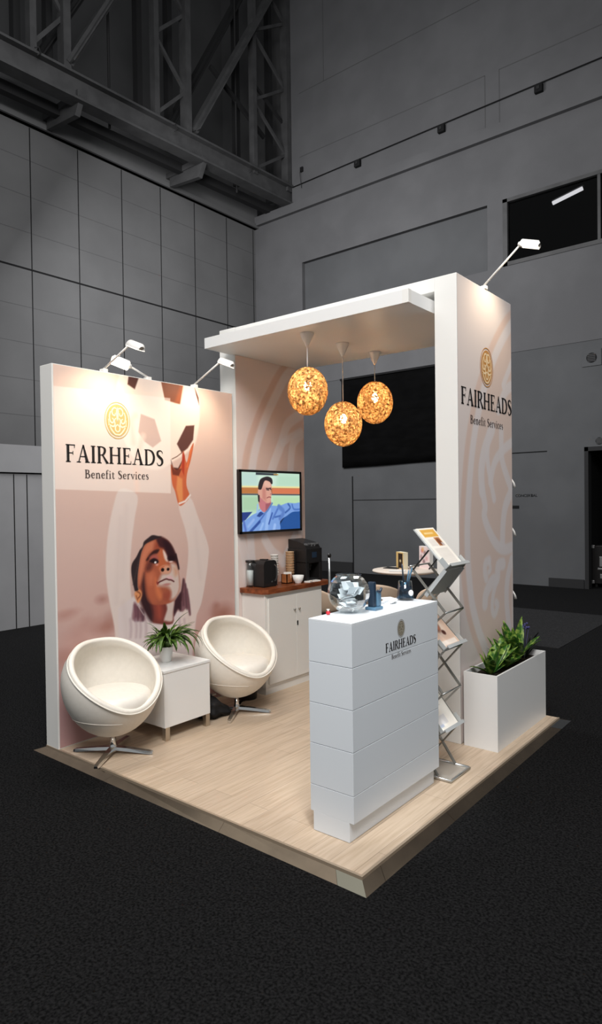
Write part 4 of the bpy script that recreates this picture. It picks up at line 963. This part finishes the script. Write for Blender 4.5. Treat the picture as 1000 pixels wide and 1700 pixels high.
# ---- reception counter
t = thing('counter', 'white reception counter with the stand logo on its long side', 'counter', (-.36,.73,0))
K0, K1, KY0, KY1, KT = -.509, -.206, .23, 1.238, 1.2284
mb = MB(); zs = [.112,.267,.509,.745,.98,KT-.012]
for i in range(5): mb.box(K0,K1,KY0,KY1,zs[i]+(.0015 if i else 0),zs[i+1]-(.0015 if i < 4 else 0),.0015)
mb.box(K0+.008,K1-.008,KY0+.008,KY1-.008,.115,KT-.02); build('body', mb, M['white_cool'], t)
mb = MB(); mb.box(K0+.02,K1-.03,KY0,KY1-.02,.002,.112,.0015); build('plinth', mb, M['white_cool'], t)
mb = MB(); mb.box(K0,K1,KY0,KY1,KT-.012,KT,.0015); build('top', mb, M['counter_top'], t)
for x,y in ((-.25,1.19),(-.25,.27),(-.46,.27),(-.46,1.19)): mb = MB(); mb.cyl((x,y), .014, 0, .004, 12); build('glide', mb, M['cable'], t)
fc = lambda d: (lambda u,v: (K1+d,u,v))
build('lettering', letters('FAIRHEADS', .578, .942, 1.001, .054, fc(.0009), .02, 1.6), M['ink'], t)
build('small_lettering', letters('Benefit Services', .645, .876, .950, .028, fc(.0009), .05, 1.35), M['ink_grey'], t)
build('emblem', emblem(lambda u,v,l: (K1+.0008+.0006*l, .760+u*.046, 1.120+v*.055)), [M['taupe'], M['taupe_pale']], t)
# ---- on the counter
BXc, BYc = -.437, .535
t = thing('fish_bowl', 'clear glass bowl full of white cards on the counter', 'bowl', (BXc,BYc,KT))
prof = []
for i in range(17): an = -PI/2*.80+(PI/2*.80+PI/2*.62)*i/16; prof.append((.128*math.cos(an), .116+.128*math.sin(an)*.98))
z0 = prof[0][1]; prof = [(r,z-z0) for r,z in prof]
inn = [(max(.0,r-.006),max(.008,z)) for r,z in prof[::-1]]
mb = MB(); mb.lathe([(0,0)]+prof+[(prof[-1][0]+.004,prof[-1][1]+.004),(prof[-1][0]-.006,prof[-1][1]+.004)]+inn+[(0,.008)], 12, (BXc,BYc,KT), smooth=False); build('glass', mb, M['glass'], t)
mb = MB(); mb.lathe([(prof[-1][0]-.004,prof[-1][1]+.002),(prof[-1][0]+.006,prof[-1][1]+.002),(prof[-1][0]+.006,prof[-1][1]+.009),(prof[-1][0]-.004,prof[-1][1]+.009)], 12, (BXc,BYc,KT), close=True, smooth=False); build('rim', mb, M['glass'], t)
rc = random.Random(9)
for k in range(22):
    r_ = rc.uniform(0,.058); an = rc.uniform(0,6.28); z = KT+.022+.0052*k+rc.uniform(0,.008)
    e = rc.uniform(0,6.28); tl = rc.uniform(-.5,.5) if k < 12 else rc.uniform(.7,1.2)
    ax = Vector((math.cos(e),math.sin(e),0)); ay = Vector((-math.sin(e)*math.cos(tl),math.cos(e)*math.cos(tl),math.sin(tl))); az_ = ax.cross(ay)
    c = Vector((BXc+r_*math.cos(an),BYc+r_*math.sin(an),z+(.03 if k >= 12 else .008))); mb = MB(); mb.obox(c, ax*.042, ay*.027, az_*.0006)
    tagp(build('business_card', mb, M['paper_cool'], loc=c[:]), 'white business card lying inside the glass bowl on the counter', 'card', 'business cards in the glass bowl')
t = thing('phone_holder', 'blue grey acrylic holder with a tall dark slot beside the glass bowl', 'holder', (-.36,.70,KT))
mb = MB(); mb.box(-.400,-.322,.655,.745,KT,KT+.02,.006); build('base', mb, M['bluegrey'], t)
mb = MB(); mb.box(-.392,-.332,.70,.74,KT+.02,KT+.115,.006); build('pocket', mb, M['bluegrey'], t)
mb = MB(); mb.box(-.385,-.34,.665,.695,KT+.02,KT+.175,.006); build('back_rest', mb, M['navy'], t)
mb = MB(); mb.tube(smooth([(-.335,.70,KT+.12),(-.332,.72,KT+.108),(-.335,.745,KT+.13)],5), .008, 8); build('clip', mb, M['navy'], t)
t = thing('pen_holder', 'dark blue pen cup with pens at the far end of the counter', 'pen cup', (-.41,1.165,KT))
mb = MB(); mb.lathe([(0,0),(.058,0),(.060,.008),(.052,.05),(.045,.13),(.041,.13),(.047,.05),(.052,.012),(0,.010)], 24, (-.41,1.165,KT)); build('cup', mb, M['blueglass'], t)
mb = MB(); mb.cyl((-.41,1.165), .045, KT+.01, KT+.095, 18); build('divider', mb, M['navy'], t)
rq = random.Random(4)
for k,(c_) in enumerate(('bluegrey','bluegrey','alu','red','bluegrey','navy')):
    a = rq.uniform(0,6.28); b0 = Vector((-.41+.018*math.cos(a),1.165+.018*math.sin(a),KT+.09)); b1 = b0+Vector((.03*math.cos(a),.03*math.sin(a),.11+.02*(k%3)))
    mb = MB(); mb.tube([b0,b0+(b1-b0)*.93,b1], [.0055,.0055,.002], 8); tagp(build('pen', mb, M[c_] if c_ != 'red' else M['cup'], loc=b0[:]), 'pen standing in the dark blue pen cup on the counter', 'pen', 'pens in the pen cup')
mb = MB(); mb.ball((-.345,1.13,KT+.055), .017, None, .02); tagp(build('round_badge', mb, M['paper_cool'], loc=(-.345,1.13,KT+.055)), 'round white badge leaning on the front of the pen cup', 'badge')
for k in range(6):
    a = .2*k; mb = MB(); mb.obox((-.43,.985,KT+.003+.005*k),(.04*math.cos(a),.04*math.sin(a),0),(-.055*math.sin(a),.055*math.cos(a),0),(0,0,.0024))
    tagp(build('leaflet', mb, M['paper_cool'], loc=(-.43,.985,KT+.005*k)), 'white leaflet in the low pile on the counter before the pen cup', 'leaflet', 'leaflets in the low pile')
t = thing('sweet', 'tiny red wrapped sweet on the counter corner in front of the bowl', 'sweet', (-.482,.385,KT))
mb = MB(); mb.ball((-.482,.385,KT+.012), .013, None, .012, 14, 8); build('wrapped_centre', mb, M['red'], t)
mb = MB(); mb.lathe([(.002,0),(.011,.014),(.0,.010)], 10, (-.482,.385,KT+.020)); build('twist', mb, M['paper'], t)

# ---- folding zig-zag brochure stand
Y0s, Y1s = 1.30, 1.565
t = thing('brochure_stand', 'folding zigzag metal brochure stand between counter and column', 'brochure stand', (-.33,1.43,0))
nodes = [(.014,.249,.46),(.310,.223,.455),(.584,.206,.45),(.882,.194,.45),(1.139,.182,.45),(1.443,.170,.445)]   # height, front, back
for y in (Y0s,Y1s):
    for i in range(5):
        z0,f0_,b0_ = nodes[i]; z1,f1_,b1_ = nodes[i+1]
        mb = MB(); mb.beam((-f0_,y,z0+.006),(-b1_,y,z1),.010,.022,(0,1,0)); build('scissor_arm', mb, M['alu_dark'], t); mb = MB(); mb.beam((-b0_,y+.008,z0+.006),(-f1_,y+.008,z1),.010,.022,(0,1,0)); build('scissor_arm', mb, M['alu_dark'], t)
for i in range(1,6):
    z,f_,b_ = nodes[i]
    mb = MB(); mb.tube([(-f_,Y0s-.004,z),(-f_,Y1s+.012,z)], .006, 8); build('cross_rod', mb, M['alu'], t); mb = MB(); mb.tube([(-b_,Y0s-.004,z),(-b_,Y1s+.012,z)], .006, 8); build('cross_rod', mb, M['alu'], t)
mb = MB(); mb.tube([(-.145,1.575,.012),(-.46,1.575,.012),(-.46,1.285,.012),(-.145,1.285,.012),(-.145,1.575,.012)], .011, 8); build('base_frame', mb, M['alu'], t)
mb = MB(); mb.box(-.45,-.155,1.29,1.57,0,.010); build('base_plate', mb, M['plate'], t)
STRUT = Vector((0,0,0))
def shelf(top, bot, name):
    (xb,zb),(xf,zf) = top, bot
    A = Vector((-xb,0,zb)); F = Vector((-xf,0,zf)); d = (F-A).normalized(); n = Vector((-d.z*-1,0,d.x*-1)); 
    if n.z < 0: n = -n
    ym = (Y0s+Y1s)/2; hw = (Y1s-Y0s)/2+.008; mid = (A+F)/2; L = (F-A).length
    mb = MB(); mb.obox(mid+Vector((0,ym,0)), d*L/2, Vector((0,hw,0)), n*.003)
    mb.obox(F+n*.022+Vector((0,ym,0)), n*.028, Vector((0,hw,0)), d*.003)                       # front lip
    mb.obox(F+n*.05+d*.006+Vector((0,ym,0)), d*.012, Vector((0,hw,0)), n*.002)
    for sy in (-1,1): mb.obox(mid+d*L*.40+n*.018+Vector((0,ym+sy*hw,0)), d*L*.10, Vector((0,.002,0)), n*.018)
    build('shelf', mb, M['tray'], t); return A, F, d, n, ym, L
def sheetpaper(name, label, A, F, d, n, ym, L, off, w, l, shift, cols, cat='brochure', th=.004):
    """a printed leaflet lying on a sloped shelf; cols = painted rectangles (u across, v up) in 0..1"""
    c = F-d*(l/2+.006)+n*(off+th)+Vector((0,ym+shift,0))
    tt = thing(name, label, cat, c[:], 'brochures on the zigzag stand')
    mb = MB(); mb.obox(c, d*l/2, Vector((0,w/2,0)), n*th); build('pages', mb, M['paper'], tt)
    sh = Sheet(0,1,0,1,60,90,(246,240,230))
    for q in cols: q(sh)
    o = build('cover', sh.mesh(lambda u,v: c+n*(th+.0006)+Vector((0,(u-.5)*w,0))-d*(v-.5)*l), M['photo'], tt); sh.paint(o)
rect = lambda x0,x1,y0,y1,c,al=1: (lambda s: s.poly([(x0,y0),(x1,y0),(x1,y1),(x0,y1)], c, .01, al))
lines_ = lambda x0,x1,y0,y1,k: (lambda s: [s.line([(x0,y0+(y1-y0)*i/k),(x1,y0+(y1-y0)*i/k)], .012, (206,198,192), .01) for i in range(k)])
ov = lambda x,y,rx,ry,c: (lambda s: s.oval(x,y,rx,ry,c,.3))
S1 = shelf((.414,1.700),(.172,1.440),'a'); 
sheetpaper('brochure', 'white brochure with an orange band and small portrait on the top shelf', *S1, .003, .255, .345, 0, [rect(.12,.92,.76,.96,(226,172,74)), (lambda s: [s.line([(.25,.86),(.72,.86)], .035, (246,222,170), .02)]), rect(.55,.86,.52,.74,(190,128,80)), ov(.70,.62,.11,.09,(120,70,46)), rect(.74,.86,.52,.60,(190,180,180)), lines_(.15,.5,.54,.72,6), lines_(.15,.86,.10,.48,12)])
S2 = shelf((.450,1.139),(.196,.884),'b')
sheetpaper('brochure', 'brochure with a tan cover and dark oval picture on the middle shelf', *S2, .003, .25, .33, 0, [rect(0,1,0,1,(222,190,168)), ov(.42,.52,.34,.24,(236,214,196)), ov(.40,.56,.20,.18,(120,70,52)), ov(.34,.64,.12,.10,(50,28,26)), ov(.46,.50,.10,.09,(186,120,90)), ov(.58,.34,.09,.06,(86,46,38)), rect(.1,.9,.05,.16,(240,226,214))])
S3 = shelf((.450,.584),(.225,.312),'c')
sheetpaper('brochure', 'mostly white brochure with faint print on the lowest shelf', *S3, .003, .25, .33, 0, [rect(.1,.6,.1,.3,(226,222,220)), lines_(.15,.7,.5,.85,7), rect(.1,.3,.06,.12,(196,204,222))])
A, F, d, n, ym, L = S1   # return tray under the top shelf
mb = MB(); P0 = Vector((-.176,ym,1.430)); P1 = Vector((-.325,ym,1.245)); dd = (P1-P0); nn = Vector((-dd.z,0,dd.x)).normalized()
mb.obox((P0+P1)/2, dd/2, (0,.135,0), nn*.004); mb.beam(P0+Vector((0,-.135,0)),P1+Vector((0,-.135,0)),.006,.028,nn); mb.beam(P0+Vector((0,.135,0)),P1+Vector((0,.135,0)),.006,.028,nn); build('return_tray', mb, M['tray'], t)
mb = MB(); mb.beam((-.30,Y0s+.0,1.56),(-.44,Y0s,1.40),.007,.016,(0,1,0)); build('top_brace', mb, M['black_plastic'], t); mb = MB(); mb.beam((-.30,Y1s,1.56),(-.44,Y1s,1.40),.007,.016,(0,1,0)); build('top_brace', mb, M['black_plastic'], t)

# ---- planter with plants
t = thing('planter', 'tall white rectangular planter box at the right edge of the stand floor', 'planter', (-.24,2.51,0))
x0,x1,y0,y1,h = -.378,-.106,1.988,3.045,.574
mb = MB(); w = .014
mb.box(x0,x1,y0,y0+w,0,h); mb.box(x0,x1,y1-w,y1,0,h); mb.box(x0,x0+w,y0+w,y1-w,0,h); mb.box(x1-w,x1,y0+w,y1-w,0,h); mb.box(x0+w,x1-w,y0+w,y1-w,0,.02)
build('box', mb, M['white'], t)
mb = MB(); mb.box(x0+w,x1-w,y0+w,y1-w,h-.09,h-.05); build('soil', mb, M['soil'], t)
SZ = h-.05
def plant(label, x, y, n, L0, L1, wd, m, seed, r0=.6, r1=1.45, dr=(.3,1.1), flowers=0):
    rp = random.Random(seed); t = thing('leafy_plant', label, 'plant', (x,y,SZ), 'plants in the white planter')
    mb = MB()
    for k in range(n):
        az = rp.uniform(0,2*PI); L = rp.uniform(L0,L1)
        if k > n*.45: az = rp.choice((PI/2,-PI/2))+rp.uniform(-.6,.6)
        q = min(1, .11/(abs(math.cos(az))*L+1e-6)); rs_ = max(rp.uniform(r0,r1), math.acos(max(0,min(1,q)))*.95)
        blade(mb, (x+.02*math.cos(az),y+.02*math.sin(az),SZ), az, L, wd*rp.uniform(.7,1.15), rs_, rp.uniform(*dr)*(.35 if rs_ > 1.2 else .8), 10, rp.uniform(-.6,.6))
    o = build('foliage', mb, m, t); solid(o)
    mb = MB(); mb.cyl((x,y), .018, SZ-.02, SZ+.04, 10); build('stem_base', mb, M['leaf_dark'], t)
    if flowers:
        mb = MB()
        for k in range(flowers):
            p = Vector((x+rp.uniform(-.05,.05),y+rp.uniform(-.06,.08),SZ+rp.uniform(.22,.30)))
            mb.tube([(x,y,SZ+.02),p], .0013, 5); 
            for q in range(5): mb.ball((p.x+rp.uniform(-.02,.02),p.y+rp.uniform(-.02,.02),p.z+rp.uniform(-.02,.02)), .008, None, None, 8, 5)
        build('flower', mb, M['violet'], t)
plant('variegated green plant at the near end of the white planter', -.26, 2.22, 13, .16, .31, .085, M['leaf_var'], 21)
plant('broad green plant in the middle of the white planter', -.25, 2.46, 18, .18, .33, .095, M['leaf_var'], 33)
plant('tallest light green plant in the white planter, before the dark one', -.24, 2.70, 20, .22, .40, .105, M['leaf_var'], 47)
plant('dark plant with small violet flowers at the far end of the planter', -.24, 2.90, 16, .18, .36, .030, M['leaf_dark'], 52, .5, 1.3, (.1,.6), 3)

# ---- furniture beyond the stand
tx, ty = -3.28, 6.12
t = thing('round_table', 'round cream table on the hall floor seen past the counter', 'table', (tx,ty,GZ+.007))
mb = MB(); mb.lathe([(0,.80),(.44,.80),(.50,.815),(.51,.83),(.50,.845),(0,.845)], 48, (tx,ty,0)); build('tabletop', mb, M['table_top'], t)
mb = MB(); mb.cyl((tx,ty), .035, GZ+.037, .80, 18); build('pedestal', mb, M['chrome'], t)
mb = MB(); mb.lathe([(0,GZ+.007),(.28,GZ+.007),(.28,GZ+.019),(.05,GZ+.047),(0,GZ+.047)], 36, (tx,ty,0)); build('base', mb, M['chrome'], t)
TZ = .845
def tubchair(label, x, y, rot):
    t = thing('tub_chair', label, 'chair', (x,y,GZ), 'beige tub chairs around the cream table')
    mb = MB(); n = 30; vs = []; 
    for i in range(n+1):
        ph = math.radians(70)+math.radians(220)*i/n; e = abs(i/n-.5)*2; top = .80-.20*e**2.2
        for r,z in ((.27,.46),(.285,.50),(.29,top-.03),(.275,top),(.255,top),(.245,top-.03),(.245,.46)): vs.append((r*math.cos(ph),r*math.sin(ph),z))
    k = 7; fs = [(i*k+j,(i+1)*k+j,(i+1)*k+(j+1)%k,i*k+(j+1)%k) for i in range(n) for j in range(k)]+[tuple(range(k)),tuple(range(n*k,n*k+k))[::-1]]
    mb.add(vs, fs, True); build('backrest', mb, M['beige_chair'], t, True)
    mb = MB(); mb.lathe([(0,.44),(.23,.44),(.25,.46),(.25,.52),(.22,.545),(0,.55)], 30); build('seat', mb, M['beige_chair'], t, True)
    mb = MB(); mb.lathe([(.255,.42),(.28,.42),(.28,.455),(.255,.455)], 30, close=True); build('frame', mb, M['steel_dark'], t, True)
    for q in range(4):
        an = PI/4+q*PI/2; mb = MB(); mb.tube([(.22*math.cos(an),.22*math.sin(an),.44),(.27*math.cos(an),.27*math.sin(an),0)], .013, 8); build('leg', mb, M['steel_dark'], t, True)
    t.rotation_euler = (0,0,rot)
for px,py,lab in ((637,967,'beige tub chair tucked under the cream table behind the leaflets'),(535,972,'beige tub chair seen behind the glass bowl'),(724,967,'beige tub chair seen behind the brochure stand')):
    p = measure(px,py,'z',.735); tubchair(lab, p.x, p.y, math.atan2(ty-p.y, tx-p.x))
def tabbox(name, label, px, py, w, h, d_, face, yaw):
    p = measure(px,py,'z',TZ); tt = thing(name, label, 'display box', (p.x,p.y,TZ))
    c_, s_ = math.cos(yaw), math.sin(yaw); ax = Vector((c_,s_,0)); ay = Vector((-s_,c_,0)); c = Vector((p.x,p.y,TZ+h/2))
    mb = MB(); mb.obox(c, ax*w/2, ay*d_/2, Vector((0,0,h/2))); build('box', mb, M['gold_pale'] if face == 0 else M['paper'], tt)
    sh = Sheet(0,1,0,1,40,50,(214,178,116) if face == 0 else (226,206,204))
    if face == 0:
        sh.poly([(.28,.06),(.9,.06),(.9,.92),(.28,.92)], (38,28,24), .02)
        for q in (.4,.55,.7): sh.line([(q,.15),(q,.85)], .04, (120,92,60), .02, .7)
        sh.oval(.58,.48,.12,.08,(214,196,150),.5)
    else:
        for (a,b,c2) in ((.3,.8,(200,90,100)),(.55,.7,(120,90,90)),(.2,.5,(150,120,124)),(.7,.45,(206,150,150)),(.45,.3,(110,80,86)),(.35,.85,(226,180,110)),(.8,.8,(190,170,170))): sh.oval(a,b,.12,.1,c2,.5,.7)
    o = build('printed_face', sh.mesh(lambda u,v: c-ay*(d_/2+.001)+ax*(u-.5)*w+Vector((0,0,(v-.5)*h))), M['photo'], tt); sh.paint(o)
tabbox('display_box', 'gold and black display box standing on the cream table', 668, 944, .23, .26, .08, 0, -.55)
tabbox('display_box', 'pink flowered picture box on the cream table behind the brochure stand', 708, 943, .32, .34, .06, 1, -.55)
for px,py,a,lab in ((tx-.26,ty+.05,.1,'dark magazine lying flat on the cream table'),(tx+.03,ty-.30,.5,'pale leaflet lying flat at the near side of the cream table')):
    p = Vector((px,py,TZ)); mb = MB(); mb.obox((p.x,p.y,TZ+.006),(.12*math.cos(a),.12*math.sin(a),0),(-.09*math.sin(a),.09*math.cos(a),0),(0,0,.006)); tagp(build('magazine', mb, M['steel_dark'] if 'dark' in lab else M['paper'], loc=(p.x,p.y,TZ)), lab, 'magazine')
p = measure(547,920,'y',5.2)
t = thing('metal_post', 'slim metal post with a black tip standing behind the glass bowl', 'post', (p.x,5.2,GZ))
mb = MB(); mb.tube([(p.x,5.2,GZ+.02),(p.x,5.2,p.z-.04)], .018, 10); build('shaft', mb, M['alu'], t)
mb = MB(); mb.ball((p.x,5.2,p.z-.02), .03, None, .035, 12, 8); build('tip', mb, M['black_plastic'], t)
mb = MB(); mb.cyl((p.x,5.2), .16, GZ, GZ+.02, 28); build('base', mb, M['steel_dark'], t)

# ================================================================== LIGHT
w = bpy.data.worlds.new('hall_ambient'); S.world = w; w.use_nodes = True
bgd = w.node_tree.nodes['Background']; bgd.inputs[0].default_value = (.95,.98,1,1); bgd.inputs[1].default_value = .30
def area(name, loc, aim, size, e, c=(1,1,1), sp=None):
    ld = bpy.data.lights.new(name, 'AREA'); ld.energy = e; ld.size = size; ld.color = c
    o = bpy.data.objects.new(name, ld); COL.objects.link(o); o.location = loc
    o.rotation_euler = (Vector(aim)-Vector(loc)).to_track_quat('-Z','Y').to_euler(); return o
area('hall_flood', (2.2,-3.5,8.0), (-1.2,1.3,.8), 3.5, 820, (1,.98,.96))
area('wall_fill_far', (-7.6,4.2,8.0), (-6.6,12.2,3.0), 3.5, 800, (1,1,1))  # unseen area light added to brighten the right hall wall
area('wall_fill_side', (-3.5,1.5,9.5), (-12,7.5,2.5), 4, 480, (1,1,1))  # added fill without a fixture, lifts the panelled left wall
ld = bpy.data.lights.new('added_counter_spot', 'SPOT'); ld.energy = 900; ld.color = (.90,.96,1); ld.spot_size = .20; ld.spot_blend = .5; ld.shadow_soft_size = .12  # unseen spot, added to whiten the counter top
o = bpy.data.objects.new('added_counter_spot', ld); COL.objects.link(o); o.location = (.4,-.5,8.2); o.rotation_euler = (Vector((-.36,.7,1.2))-Vector(o.location)).to_track_quat('-Z','Y').to_euler()

S.view_settings.view_transform = 'Standard'; S.view_settings.look = 'None'; S.view_settings.gamma = 1; S.view_settings.use_curve_mapping = False
S.view_settings.exposure = 0
